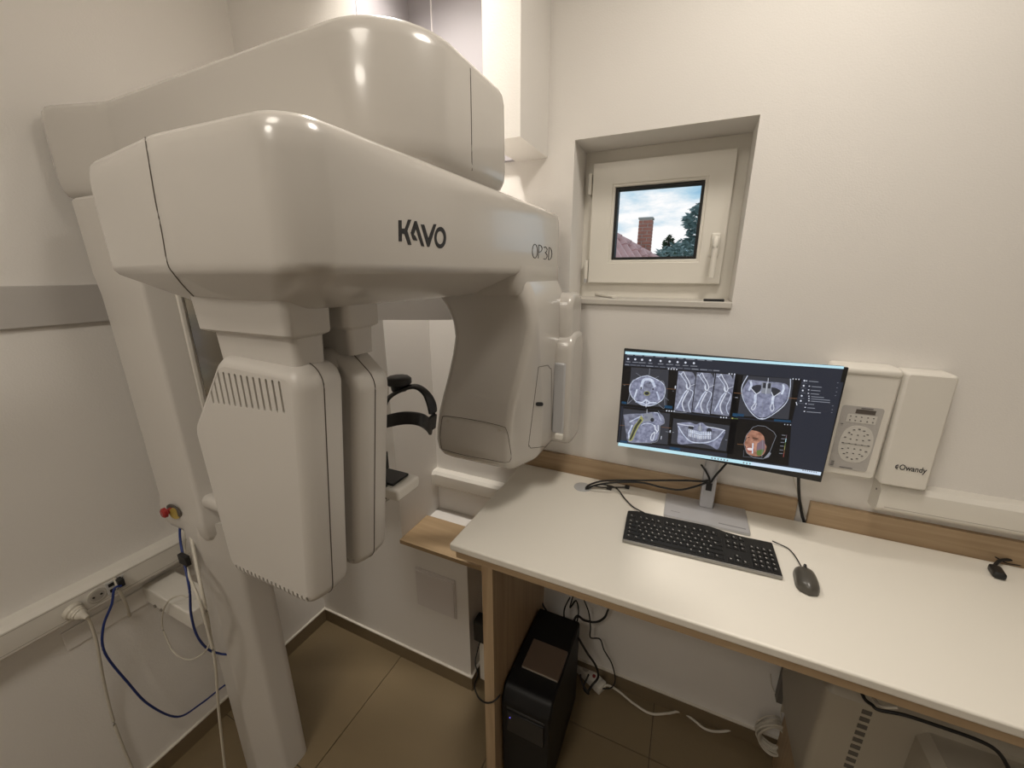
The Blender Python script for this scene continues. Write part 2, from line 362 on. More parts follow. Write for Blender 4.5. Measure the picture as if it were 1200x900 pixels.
# trees
LEAFD = mat('conifer_leaf', (.055, .085, .04), .8, var=.5, vscale=3); LEAFP = mat('silver_leaf', (.22, .29, .28), .75, var=.5, vscale=4); BARK = mat('bark', (.10, .07, .05), .9)
def tree(name, label, c, h, r, m, n, conifer, leaf):
    t = thing(name, label, 'tree', (c.x, c.y, GZ)); rnd = random.Random(hash(name) % 1 + n)
    tube('trunk', [(c.x, c.y, GZ), (c.x + .03, c.y, c.z - h * .5), (c.x, c.y, c.z - .12)], .06, BARK, t, k=4)
    vv = []; ff = []
    for i in range(n):
        u = rnd.random() ** (.55 if conifer else .8); z = c.z - h * u; rad = r * (u if conifer else math.sin(min(1, u * 1.4 + .08) * math.pi / 2)) * (.25 + .75 * rnd.random() ** .5) * (.8 + .3 * math.sin(u * 22))
        a = rnd.random() * 6.283; p = Vector((c.x + rad * math.cos(a), c.y + rad * math.sin(a), z + rnd.uniform(-.06, .06)))
        d1 = Vector((math.cos(a) + rnd.uniform(-.6, .6), math.sin(a) + rnd.uniform(-.6, .6), rnd.uniform(-.5, .6))).normalized(); d2 = d1.cross(Vector((rnd.uniform(-1, 1), rnd.uniform(-1, 1), rnd.uniform(-1, 1)))).normalized()
        l = leaf * rnd.uniform(.6, 1.4); b = len(vv); vv += [p - d1 * l, p + d2 * l * .35, p + d1 * l, p - d2 * l * .35]; ff.append((b, b + 1, b + 2, b + 3))
    o = mesh('foliage', vv, ff, m, t); o['kind'] = 'stuff'
tree('conifer_tree', 'dark green pointed conifer beyond the roof', P(785, 274, y=17), 3.0, 1.9, LEAFD, 6000, True, .075)
tree('silver_tree', 'loose silvery green tree at the right edge of the window view', P(830, 236, y=13.4), 4.2, 1.75, LEAFP, 6000, False, .09)
tree('hedge_tree', 'low green bush between conifer and silvery tree', P(803, 286, y=21), 2.5, 2.0, LEAFP, 4200, False, .09)
struct(box('ground', -30, 30, 3.5, 60, GZ - .1, GZ, mat('lawn', (.10, .14, .06), .95, var=.3, vscale=2)), 'green lawn outside the house', 'ground')
# ================================================================ LAMPS (one over the desk, the others unseen and added for fill)
def ceiling_or_fill_lamp(x, y, r, power, label, spread, col=(1, .93, .84)):
    t = thing('ceiling_or_fill_lamp', label, 'lamp', (x, y, ZC - .06))
    lathe('housing', [(r + .02, ZC - .03), (r + .02, ZC - .002), (r - .02, ZC - .001)], (x, y, 0), WHITEP, t, 40)
    lathe('diffuser', [(r * .4, ZC - .048), (r * .85, ZC - .042), (r, ZC - .03)], (x, y, 0), mat('lamp_diffuser', (.9, .88, .8), .4, emit=(3.0, 2.6, 2.0)), t, 40)
    ld = bpy.data.lights.new('lamp_light', 'AREA'); ld.shape = 'DISK'; ld.size = r * 2; ld.energy = power; ld.color = col; ld.spread = math.radians(spread)
    lo = bpy.data.objects.new('lamp_light', ld); COL.objects.link(lo); place(lo, t, Vector((x, y, ZC - .055)))
ceiling_or_fill_lamp(.28, .82, .20, 9.8, 'round white ceiling lamp above the desk', 156)
ceiling_or_fill_lamp(-.88, 1.10, .07, 8, 'added small round lamp brightening the niche beside the boxed duct', 95)  # unseen lamp, added to brighten the niche behind the machine
ceiling_or_fill_lamp(-.55, -.40, .25, 6, 'added wide round fill lamp above the viewer', 178)  # unseen fill, added to light the faces turned to the viewer
ceiling_or_fill_lamp(-.6, -1.25, .25, 13.5, 'added round fill lamp at the far end behind the viewer', 178)  # added fill out of view, reaches the lower parts of the machine
# ================================================================ DESK
DZ, DF, DB, DL, DR = 1.08, .874, 1.468, -.612, 2.06
desk = thing('desk', 'long standing desk with white top, oak panel and wooden underside rail', 'desk', ((DL + 1.0) / 2, 1.17, 0))
box('desk_top', DL, DR, DF, DB, DZ - .026, DZ, DESK, desk, bev=.006, seg=3)
box('under_board', DL + .02, DR - .02, DF + .006, DB - .01, DZ - .0495, DZ - .0265, OAK, desk)
box('front_rail', -.474, DR - .04, DF + .05, DF + .07, DZ - .085, DZ - .0505, OAK, desk)
box('side_panel', -.515, -.476, DF + .03, DB - .05, 0, DZ - .0505, OAKZ, desk, bev=.0015)
box('end_panel', DR - .06, DR - .03, DF + .03, DB - .05, 0, DZ - .0505, OAKZ, desk)
gm = lathe('cable_grommet', [(.034, DZ), (.034, DZ + .002), (.031, DZ + .003), (.004, DZ + .0032)], (-.313, 1.377, 0), mat('grommet_grey', (.52, .53, .54), .35, metal=.2), desk, 32)
u1 = box('back_board', -.66, .406, DB, YB - .001, DZ - .01, 1.157, OAK, bev=.001); tag(u1, 'oak upstand board behind the monitor on the window wall', 'board')
u2 = box('back_board', .442, DR, DB, YB - .001, DZ - .01, 1.157, OAK, bev=.001); tag(u2, 'oak upstand board right of the gap under the white wall units', 'board')
# trunkings
def trunk_profile(t, h, bev): return [(0, 0, 0), (t - bev * 1.2, 0, .004), (t, bev, .003), (t, h - bev, .003), (t - bev * 1.2, h, .004), (0, h, 0)]
def trunk_x(name, x0, x1, z0, h, t, label, lid=True):
    o = thing(name, label, 'cable trunking', ((x0 + x1) / 2, YB, z0))
    pr = rpoly([(YB - a, z0 + b, r) for a, b, r in trunk_profile(t, h, .012)], 3)
    loft('body', [(x0, pr), (x1, pr)], WHITEP, o, axis='X', angle=25)
    pr2 = rpoly([(YB - a, z0 + b, r) for a, b, r in [(0, -.001, 0), (t - .012, -.001, .006), (t + .003, .014, .005), (t + .003, h - .014, .005), (t - .012, h + .001, .006), (0, h + .001, 0)]], 3)
    loft('end_cap', [(x0 - .002, pr2), (x0 + .016, pr2)], WHITEP, o, axis='X', angle=25)
    box('lid_seam', x0 + .017, x1, YB - t - .0006, YB - t + .001, z0 + .018, z0 + .0195, mat('soft_seam', (.42, .39, .34), .6), o)
    return o
tr = trunk_x('cable_trunking', .592, XR, 1.190, .088, .056, 'white cable trunking above the desk right of the wall units')
box('screw_hole', .5895, .5905, YB - .034, YB - .028, 1.25, 1.256, SEAM, tr)
trunk_x('cable_trunking', PXC + .002, -.40, .862, .085, .050, 'white cable trunking above the wooden shelf, running behind the desk')
tl = thing('cable_trunking', 'long white cable trunking with sockets on the left wall', 'cable trunking', (XL, .2, .85))
pr = rpoly([(XL + a, .848 + b, r) for a, b, r in trunk_profile(.055, .098, .012)], 3)
loft('body', [(YF + .1, pr), (YP - .001, pr)], WHITEP, tl, axis='Y', angle=25)
for z in (.868, .928): box('lid_seam', XL + .054, XL + .0556, YF + .1, YP - .002, z, z + .0015, MATS['soft_seam'], tl)
# sockets in the left trunking
SX = XL + .0552
def disc(name, y, z, r, m, parent, th=.003, x=SX): return lathe(name, [(r, 0), (r, th), (r * .9, th + .001)], (x, y, z), m, parent, 24, Vector((1, 0, 0)))
so = thing('wall_socket', 'round grey power socket beside the white plug on the left trunking', 'socket', (SX, .385, .90))
disc('rim', .385, .899, .024, mat('socket_grey', (.50, .47, .42), .5), so); disc('well', .385, .899, .018, mat('socket_well', (.38, .35, .31), .5), so, .0035)
for dy in (-.0095, .0095): disc('pin_hole', .385 + dy, .899, .0033, INK, so, .0048)
ds = thing('data_socket', 'square grey double data socket with a black plug', 'socket', (SX, .428, .90)); box('plate', SX, SX + .004, .408, .455, .877, .923, mat('data_grey', (.56, .55, .53), .5), ds, bev=.001)
for (y, z) in ((.414, .884), (.414, .905), (.438, .884), (.438, .905)): box('port', SX + .004, SX + .0046, y, y + .014, z, z + .012, INK, ds)
pg = thing('power_plug', 'white power plug with hanging cable in the left wall trunking', 'plug', (SX, .325, .89))
lathe('plug_body', [(.024, 0), (.024, .014), (.020, .017), (.020, .024), (.0185, .025), (.0185, .032), (.016, .033), (.015, .041), (.010, .046), (.006, .060)], (SX, .325, .897), WCABLE, pg, 20, Vector((1, .25, -.35)))
tube('cable', [(SX + .050, .338, .879), P(106, 730, x=-1.605), P(113, 752, x=-1.62), P(118, 780, x=-1.645), P(124, 810, x=-1.67), P(133, 845, x=-1.683), P(146, 880, x=-1.685), P(160, 912, x=-1.685)], .0042, WCABLE, pg)
ec = thing('network_cable', 'blue network cable looping from the left trunking down to the floor', 'cable', (SX, .43, .2))
box('plug', SX + .004, SX + .030, .431, .447, .90, .925, BLACK, ec, bev=.002)
tube('cord', [(SX + .03, .436, .905), P(134, 690, x=-1.615), P(131, 708, x=-1.61), P(121, 735, x=-1.61), P(123, 765, x=-1.615), P(150, 800, x=-1.63), P(175, 826, x=-1.64), P(208, 840, x=-1.65), P(235, 825, x=-1.65), P(262, 804, x=-1.64), P(290, 785, x=-1.62)], .0036, NAVY, ec)
o = tube('white_cable', [P(134, 677, x=-1.64), P(139, 690, x=-1.63), P(148, 709, x=-1.655), P(152, 722, x=-1.692)], .0045, WCABLE); tag(o, 'short white cord hanging beside the black plug on the trunking', 'cable')
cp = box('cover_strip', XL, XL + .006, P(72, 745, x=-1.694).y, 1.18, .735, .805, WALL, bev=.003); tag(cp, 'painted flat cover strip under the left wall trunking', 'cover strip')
# ================================================================ X-RAY UNIT
xr = thing('dental_xray_unit', 'large white panoramic dental x-ray machine with column, rotating arm and sensor heads', 'x-ray machine', (-1.375, .65, 0))
# lower column
def rect(x0, x1, y0, y1, r): return rpoly([(x0, y0, r), (x1, y0, r), (x1, y1, r), (x0, y1, r)], 5)
lc = rpoly([(-1.412, .548, .02), (-1.315, .544, .02), (-1.238, .600, .025), (-1.238, .70, .03), (-1.412, .70, .03)], 5)
loft('column', [(0, lc), (1.15, lc)], SATIN, xr, angle=20)
# carriage
def cr_(x0, x1, y0, y1, r=.035): return rpoly([(x0, y0, r), (x1 + .004, y0, .015), (x1 + .022, y0 + .058, .02), (x1 + .022, y1, r), (x0, y1, r)], 5)
lv_ = [(1.088, cr_(-1.50, -1.31, .568, .80)), (1.098, cr_(-1.525, -1.29, .555, .82)), (1.115, cr_(-1.533, -1.285, .548, .83)), (1.165, cr_(-1.535, -1.285, .545, .83)), (1.20, cr_(-1.535, -1.292, .552, .83)),
       (1.75, cr_(-1.537, -1.298, .55, .83)), (1.84, cr_(-1.541, -1.298, .55, .83)), (1.90, cr_(-1.556, -1.298, .55, .83)), (2.04, cr_(-1.560, -1.298, .55, .83)), (2.085, cr_(-1.562, -1.298, .55, .83)), (2.092, cr_(-1.555, -1.305, .556, .82))]
ca = loft('carriage', lv_, SATIN, xr)
# emergency stop recess
es = P(203, 596, y=.548)
e0 = lathe('stop_recess', [(.034, 0), (.034, .003), (.028, .0045)], (es.x + .012, .5455, es.z - .002), SEAM, ca, 24, Vector((0, -1, 0)))
e0.scale = (1.15, 1, .6)
yb = lathe('stop_ring', [(.019, 0), (.019, .008)], (es.x + .022, .5455, es.z - .006), mat('stop_yellow', (.42, .30, .07), .5), ca, 20, Vector((.3, -1, 0)))
lathe('stop_button', [(.009, 0), (.009, .014), (.016, .016), (.016, .024), (.011, .028)], (es.x + .004, .544, es.z), mat('stop_red', (.33, .022, .02), .35), ca, 20, Vector((-.1, -1, 0)))
# black slot, rail and mirror on the patient side of the column
CHP, CHN = Vector((-1.294, .550, 0)), Vector((.058, -.018, 0)).normalized()
sl = [PL(a, b, CHP + CHN * .0008, CHN) for a, b in ((218.5, 470), (221.5, 470), (235, 545), (232, 545))]
polyplate('slot', sl, CHN, .0008, INK, ca)
box('guide_rail', -1.280, -1.268, .612, .622, 1.30, 2.08, WHITEP, ca, bev=.002)
box('column_mirror', -1.2775, -1.272, .630, .815, 1.26, 2.08, mat('mirror_tint', (.42, .39, .33), .12, metal=.6), ca)
# upper shelf
so_ = rpoly([(-1.680, .556, .045), (-1.45, .622, .25), (-.470, .612, .165), (-.470, 1.035, .05), (-1.30, 1.06, .05), (-1.655, .95, .06)], 10)
us = loft('upper_shelf', [(2.098, inset(so_, .03)), (2.108, inset(so_, .012)), (2.125, inset(so_, .003)), (2.15, so_), (2.298, inset(so_, .002)), (2.316, inset(so_, .006)), (2.327, inset(so_, .013)), (2.332, inset(so_, .022)), (2.334, inset(so_, .032))], GLOSS, xr, angle=50)
def polyseam(name, pts, parent, r=.0009): return tube(name, pts, r, SEAM, parent, smooth=False, n=6)
def seamloop(name, pix, o, closed=True, r=.0010):
    q = catmull([Vector((a, b, 0)) for a, b in pix] + ([Vector((*pix[0], 0))] if closed else []), 4)
    pts = [hit(o, p.x, p.y, .0003) for p in q]; return polyseam(name, [p for p in pts if p], o, r)
seamloop('seam', [(551, 80), (551.5, 100), (552, 130), (552.5, 160), (553, 200)], us, False, .0009)
# rotating arm
ao = rpoly([(-1.045, .400, .035), (-.74, .360, .2), (-.462, .368, .065), (-.442, 1.425, .06), (-.79, 1.425, .06), (-.81, .86, .15), (-1.035, .66, .12)], 12)
ab = rpoly([(-.875, .445, .03), (-.72, .440, .1), (-.585, .440, .06), (-.585, 1.38, .05), (-.74, 1.38, .05), (-.74, .86, .12), (-.87, .66, .10)], 12)
def mix(a, b, t): return [p.lerp(q, t) for p, q in zip(a, b)]
ar = loft('rotating_arm', [(1.838, inset(ab, .02)), (1.842, ab), (1.852, mix(ab, ao, .12)), (1.897, mix(ab, ao, .93)), (1.905, mix(ab, ao, .985)), (1.915, ao), (2.05, ao), (2.072, inset(ao, .002)), (2.086, inset(ao, .006)), (2.094, inset(ao, .013)), (2.097, inset(ao, .025))], GLOSS, xr, angle=50)
# end cap seam on the near end
seamloop('seam', [(169.5, 152), (172, 172), (177, 203), (183, 238), (190, 272), (196.5, 308), (204, 321), (216, 336), (232, 352)], ar, False, .001)
cl_ = [rect(-.79, -.4415, 1.035, 1.41, .04)]
loft('arm_collar', [(1.838, inset(cl_[0], .008)), (1.85, cl_[0]), (1.92, cl_[0])], GLOSS, ar, angle=50)
# KAVO letters as raised print on the long side
def on_arm(px, py):
    p = P(px, py, x=-.4628)
    x = -.4615 + (p.y - .41) * (.0185 / 1.0)
    return P(px, py, x=x + .0004)
def glyph(pts): return [on_arm(440 + a / 12, 250 + b / 12) for a, b in pts]
def letter(outer, name='logo_letter'): return polyplate(name, glyph(outer), (1, 0, 0), .0006, INK, ar)
letter([(322, 96), (366, 98), (368, 212), (412, 216), (456, 88), (502, 90), (446, 245), (505, 445), (460, 443), (408, 292), (370, 285), (370, 395), (326, 392)])
letter([(496, 270), (548, 108), (578, 108), (686, 468), (645, 460), (566, 218), (538, 300), (560, 318), (590, 385), (528, 376)])
letter([(636, 155), (684, 158), (742, 352), (815, 152), (856, 152), (756, 470), (728, 470)])
oc, orx, ory = (910, 342), 82, 152
oo = [(oc[0] + orx * math.cos(a * math.pi / 16), oc[1] + ory * math.sin(a * math.pi / 16)) for a in range(32)]
oi = [(oc[0] - 2 + (orx - 32) * math.cos(a * math.pi / 16), oc[1] + (ory - 60) * math.sin(a * math.pi / 16)) for a in range(32)]
A = glyph(oo); B = glyph(oi); dx = Vector((.0006, 0, 0))
mesh('logo_letter', A + B + [p + dx for p in A] + [p + dx for p in B], [q for i in range(32) for q in ((i, (i + 1) % 32, 32 + (i + 1) % 32, 32 + i), (64 + i, 64 + (i + 1) % 32, 96 + (i + 1) % 32, 96 + i), (i, (i + 1) % 32, 64 + (i + 1) % 32, 64 + i))], INK, ar)
def strokes(name, lines, r, parent, m=INK):
    bm = bmesh.new()
    for l in lines: addtube(bm, l, r, 6)
    return bmo(name, bm, m, parent)
def o3(a, b): return on_arm(560 + a / 6.43, 240 + b / 6.43)
def arc(cx, cy, rx, ry, a0, a1, n=14): return [o3(cx + rx * math.cos(math.radians(a0 + (a1 - a0) * k / n)), cy + ry * math.sin(math.radians(a0 + (a1 - a0) * k / n))) for k in range(n + 1)]
strokes('model_lettering', [arc(430, 349, 19, 52, 0, 360, 22), [o3(455, 404), o3(460, 303)], [o3(460, 303)] + arc(464, 330, 20, 26, -80, 85, 8) + [o3(458, 358)],
    [o3(498, 322)] + arc(505, 338, 17, 22, -80, 80, 8) + arc(504, 385, 18, 25, -80, 110, 9), [o3(532, 412), o3(536, 322)], [o3(536, 322)] + arc(538, 368, 20, 46, -85, 90, 10) + [o3(532, 413)]], .0011, ar)
# sensor heads (two flat paddles)
def paddle(y0, shoulder=False):
    oc_ = rpoly([(-.945, 1.585, .06), (-.925, 1.222, .04), (-.640, 1.222, .04), (-.575, 1.745, .04), (-.80, 1.755, .05)], 8)
    if shoulder: oc_ = rpoly([(-.945, 1.585, .06), (-.925, 1.222, .04), (-.640, 1.222, .04), (-.578, 1.690, .045), (-.655, 1.757, .04), (-.80, 1.755, .05)], 8)
    lv = [(y0, inset(oc_, .022)), (y0 + .004, inset(oc_, .012)), (y0 + .012, inset(oc_, .006)), (y0 + .028, inset(oc_, .0015)), (y0 + .045, oc_), (y0 + .085, inset(oc_, .003)), (y0 + .092, inset(oc_, .008)), (y0 + .095, inset(oc_, .016))]
    hd_ = loft('sensor_head', lv, SATIN, xr, axis='Y', angle=40)
    # ventilation slots cut into the shell
    bm = bmesh.new(); W = WORLD[hd_.name]; n = 13
    for i in range(n):
        x = -.838 + i * .0172; zt = min(1.722, 1.668 + (i + .6) * .020); zb = 1.652 + i * .0008
        addbox(bm, x - .0028, x + .0028, y0 - .02, y0 + .006, zb, zt, .0025, 1)
    for i in range(19):
        x = -.905 + i * .0136; addbox(bm, x - .0024, x + .0024, y0 - .02, y0 + .02, 1.19, 1.252, 0)
    cut(hd_, bm)
    sp = inset(oc_, -.0004); pts = [Vector((p.x, y0 + .046, p.y)) for p in sp]; polyseam('seam', pts + [pts[0]], hd_, .0011)
    nx0, nx1 = -.845, -.600
    nk = loft('neck', [(1.74, rect(nx0 + .022, nx1 - .008, y0 + .020, y0 + .083, .012)), (1.792, rect(nx0 + .02, nx1 - .006, y0 + .018, y0 + .085, .012)), (1.797, rect(nx0 + .005, nx1 + .004, y0 + .006, y0 + .092, .012)), (1.80, rect(nx0, nx1 + .006, y0 + .002, y0 + .095, .014)), (1.86, rect(nx0 - .004, nx1 + .008, y0, y0 + .097, .014))], SATIN, hd_, angle=40)
    return hd_
paddle(.425); paddle(.548, True)
# tube head
def th(z, fl, c1x, c2x, c2y, yf=1.05, r=.02, yb_=1.37, xl=None): return (z, rpoly([(fl, yf, r + .01), (c1x, yf, .03), (c2x, c2y, .04), (c2x + .004, yb_, .03), (fl - .01, yb_, .03)], 6))
TL = [th(1.875, -.760, -.45, -.437, 1.09, 1.055), th(1.842, -.748, -.44, -.420, 1.09, 1.055), th(1.80, -.722, -.43, -.412, 1.09, 1.066), th(1.75, -.703, -.425, -.410, 1.10, 1.072), th(1.70, -.697, -.43, -.410, 1.11, 1.072), th(1.64, -.706, -.442, -.412, 1.13, 1.066),
      th(1.57, -.722, -.458, -.415, 1.15, 1.058), th(1.50, -.742, -.474, -.417, 1.17, 1.052), th(1.44, -.760, -.484, -.418, 1.18, 1.05), th(1.375, -.773, -.487, -.420, 1.18, 1.05), th(1.33, -.776, -.487, -.422, 1.18, 1.05), th(1.298, -.772, -.487, -.426, 1.18, 1.054), th(1.278, -.760, -.487, -.436, 1.175, 1.062), th(1.266, -.740, -.490, -.45, 1.17, 1.076), th(1.262, -.70, -.51, -.48, 1.17, 1.11)]
tb = loft('tube_head', TL[::-1], GLOSS, xr, angle=60)
seamloop('panel_seam', [(518, 491), (523, 487.5), (560, 493), (588, 499.5), (593.5, 504), (597, 520), (597, 541), (570, 538), (545, 533.5), (521, 527), (517.5, 524), (516, 510)], tb)
for a, b in ((525, 493.5), (585, 504)):
    p = hit(tb, a, b, 0); lathe('panel_screw', [(.006, -.002), (.006, .0012)], p, mat('screw_cover', (.48, .44, .38), .5), tb, 14, Vector((0, -1, 0)))
sp_ = [(631, 430), (642, 428), (646, 434), (646, 520), (643, 523), (622, 525), (619.5, 521)]
seamloop('service_panel_seam', [p for a, b in zip(sp_, sp_[1:] + sp_[:1]) for p in (a, ((a[0] * 2 + b[0]) / 3, (a[1] * 2 + b[1]) / 3), ((a[0] + 2 * b[0]) / 3, (a[1] + 2 * b[1]) / 3))], tb, True, .0008)
ov = [hit(tb, 632 + 4.4 * math.copysign(abs(math.cos(a)) ** .5, math.cos(a)), 473.5 + 2.3 * math.copysign(abs(math.sin(a)) ** .7, math.sin(a)), .0006) for a in [k * math.pi / 10 for k in range(20)]]
polyplate('sensor_window', ov, (.7, -.7, 0), .0008, INK, tb)
# rear shells beside the tube head
def shell(name, x1, y0, y1, z0, z1, r, m=GLOSS):
    p = rpoly([(y0, z0, r), (y1, z0, r), (y1, z1, r), (y0, z1, r * 1.3)], 6)
    return loft(name, [(x1 - .10, p), (x1 - .02, p), (x1 - .008, inset(p, .003)), (x1 - .002, inset(p, .009)), (x1, inset(p, .018))], m, tb, axis='X', angle=50)
shell('rear_cover_upper', -.366, 1.30, 1.44, 1.62, 1.835, .04)
shell('rear_cover_lower', -.352, 1.28, 1.44, 1.285, 1.70, .045)
box('collimator_window', -.418, -.372, 1.275, 1.40, 1.335, 1.60, mat('smoky_clear_plastic', (.45, .45, .46), .05, spec=.8, coat=.6), tb, bev=.008, seg=3)
box('latch', -.40, -.372, 1.262, 1.28, 1.318, 1.338, WHITEP, tb, bev=.003)
# head support
hs = tube('head_support', [P(440, 497, y=.80), P(452, 494, y=.79), P(472, 490, y=.785), P(490, 491, y=.80), P(500, 496, y=.835), P(505, 503, y=.87)], .01, BLACK, xr, flat=(.018, .005), k=6)
tube('crown_strap', [P(440, 505, y=.79), P(446, 482, y=.80), P(455, 467, y=.82), P(470, 457, y=.84), P(487, 453, y=.86), P(500, 462, y=.87), P(507, 480, y=.87), P(506, 503, y=.87)], .01, BLACK, hs, flat=(.0045, .0165), k=6)
kp = P(468, 456, y=.85)
lathe('height_knob', [(.022, -.004), (.024, .012), (.032, .014), (.036, .018), (.036, .032), (.030, .037), (.01, .038)], kp, BLACK, hs, 10)
tube('support_arm', [P(440, 488, y=.80), (-.95, .80, 1.50), (-1.28, .74, 1.50)], .012, SATIN, hs, k=5)
# chin rest
cr0 = box('chin_rest', -.87, -.735, .80, .905, 1.235, 1.275, WHITEP, xr, bev=.008, seg=3)
box('chin_cup', -.86, -.765, .815, .89, 1.276, 1.284, BLACK, cr0, bev=.002)
box('bite_post', -.85, -.783, .80, .812, 1.235, 1.325, BLACK, cr0, bev=.002)
box('bite_rod', P(449, 530, y=.82).x, P(453, 530, y=.82).x, .815, .825, 1.33, 1.385, BLACK, cr0, bev=.001)
tube('lower_arm', [(-.80, .85, 1.245), (-1.05, .80, 1.225), (-1.20, .70, 1.222), (-1.29, .67, 1.222)], .03, SATIN, cr0, flat=(.028, .05), k=6, n=12)
box('arm_end', -1.32, -1.20, .562, .75, 1.205, 1.252, SATIN, cr0, bev=.02, seg=4)
# bracket to the wall
bk = box('wall_bracket', XL, -1.405, .505, .60, .742, .812, WHITEP, xr, bev=.006)
for x in (-1.63, -1.59): lathe('bolt', [(.006, 0), (.006, .004)], (x, .5048, .752), mat('bolt_dark', (.25, .23, .2), .5, metal=.5), bk, 10, Vector((0, -1, 0)))
# cables at the column
def cable(name, pts, r, m, label, k=8): o = tube(name, pts, r, m, None, k=k); tag(o, label, 'cable'); return o
cable('blue_network_cable', [P(211, 612, y=.57), P(211, 630, y=.54), P(215, 655, y=.515), P(222, 690, y=.49), P(224, 720, y=.485), P(231, 745, y=.49), P(244, 761, y=.51), P(258, 766, y=.535), P(266, 767, y=.545)], .0036, NAVY, 'blue network cable hanging below the red stop button')
o = box('cable_coupler', P(212, 655, y=.512).x, P(220, 655, y=.512).x, .505, .519, P(216, 660, y=.512).z, P(216, 651, y=.512).z, BLACK, bev=.002); tag(o, 'small black coupler on the cables under the column carriage', 'coupler')
cable('thin_white_cable', [P(216, 612, y=.57), P(216, 640, y=.54), P(221, 672, y=.505), P(234, 705, y=.485), P(245, 745, y=.48), P(252, 775, y=.48), P(256, 830, y=.475), P(260, 868, y=.47), P(264, 905, y=.465)], .004, WCABLE, 'white cable hanging beside the column down to the floor')
cable('grey_white_cable', [P(222, 615, y=.565), P(227, 645, y=.535), P(236, 690, y=.50), P(243, 725, y=.492), P(247, 752, y=.495)], .005, WCABLE, 'thick white cable running from the carriage past the bracket')
cable('looped_white_cable', [P(247, 752, y=.49), P(238, 766, y=.49), P(222, 773, y=.49), P(205, 766, y=.49), P(196, 750, y=.49), P(190, 732, y=.49), P(192, 714, y=.492), P(200, 702, y=.497), P(212, 698, y=.50), P(220, 700, y=.50)], .0026, WCABLE, 'thin white cable looped in front of the wall bracket')
# ================================================================ MONITOR
MA = math.radians(3.8); MN = Vector((-math.sin(MA), -math.cos(MA), 0)); MX = Vector((math.cos(MA), -math.sin(MA), 0)); M0 = Vector((.12, 1.34, 1.48))
def M(px, py, off=0):
    r = RR * (px - 600) - UU * (py - 450) + FF * FPX; p0 = M0 + MN * off; t = (p0 - EYE).dot(MN) / r.dot(MN); return EYE + r * t
mo = thing('monitor', 'wide black framed monitor showing dental scan images on a silver stand', 'monitor', (.12, 1.37, DZ))
mc = M0 + MX * (-.012); MW, MH0, MH1 = .605, 1.302, 1.652
def mbox(name, u0, u1, d0, d1, z0, z1, m, parent, bev=0):
    bm = bmesh.new(); addbox(bm, u0, u1, d0, d1, z0, z1, bev)
    for v in bm.verts: v.co = Vector((mc.x, mc.y, 0)) + MX * v.co.x - MN * v.co.y + ZZ * v.co.z
    return bmo(name, bm, m, parent, smooth=bool(bev), angle=40)
bez = mbox('bezel', -MW / 2, MW / 2, .0005, .012, MH0, MH1, BLACK, mo, .002)
mbox('rear_shell', -MW / 2 + .03, MW / 2 - .03, .012, .045, MH0 + .03, MH1 - .03, mat('rear_grey', (.12, .12, .125), .5), mo, .008)
def em(name, c, s=1.0):
    m = mat('screen_' + name, (0.01, 0.01, 0.01), .35, emit=c); m.node_tree.nodes['Principled BSDF'].inputs['Emission Strength'].default_value = s; return m
def srgb(r, g, b): return tuple(((c / 255) / 12.92 if c / 255 <= .04045 else (((c / 255) + .055) / 1.055) ** 2.4) for c in (r, g, b))
def emn(name, c1, c2, sc):
    m = em(name, c1); t = m.node_tree; n = t.nodes.new('ShaderNodeTexNoise'); n.inputs['Scale'].default_value = sc; n.inputs['Detail'].default_value = 5; g = t.nodes.new('ShaderNodeTexCoord'); t.links.new(g.outputs['Object'], n.inputs['Vector'])
    r = t.nodes.new('ShaderNodeValToRGB'); r.color_ramp.elements[0].position = .3; r.color_ramp.elements[1].position = .7; r.color_ramp.elements[0].color = (*c1, 1); r.color_ramp.elements[1].color = (*c2, 1)
    t.links.new(n.outputs['Fac'], r.inputs[0]); t.links.new(r.outputs[0], t.nodes['Principled BSDF'].inputs['Emission Color']); return m
E_NAVY = em('navy', srgb(36, 40, 52)); E_BLK = em('black', srgb(6, 6, 9)); E_BAR = em('bar', srgb(186, 226, 238)); E_PALE = em('pale', srgb(205, 222, 240)); E_DK = em('dkgrey', srgb(52, 54, 62))
E_TIS = emn('tissue', srgb(90, 94, 116), srgb(150, 154, 178), 90); E_TIS2 = emn('tissue_dark', srgb(84, 86, 104), srgb(138, 142, 160), 80); E_BONE = emn('bone', srgb(165, 175, 200), srgb(215, 222, 235), 80); E_WHT = em('white', srgb(205, 210, 222)); E_GRY = em('grey', srgb(130, 134, 144)); E_BLU = em('blue', srgb(20, 62, 92)); E_AIR = em('air', srgb(58, 60, 48)); E_YEL = em('olive', srgb(150, 150, 95)); E_ORA = em('orange', srgb(120, 85, 60)); E_CAV = em('cavity', srgb(44, 46, 54))
E_SKIN = emn('skin', srgb(120, 78, 62), srgb(190, 140, 118), 60); E_HAIR = em('hair', srgb(24, 18, 17)); E_TEE = em('teeth', srgb(225, 210, 205)); E_LIP = em('lip', srgb(150, 75, 70)); E_GRN = em('green', srgb(88, 112, 58)); E_PUR = em('purple', srgb(120, 100, 110)); E_DIM = em('dimtext', srgb(95, 99, 110))
SMATS = [E_NAVY, E_BLK, E_BAR, E_PALE, E_DK, E_TIS, E_TIS2, E_BONE, E_WHT, E_GRY, E_BLU, E_AIR, E_YEL, E_ORA, E_CAV, E_SKIN, E_HAIR, E_TEE, E_LIP, E_GRN, E_PUR, E_DIM]
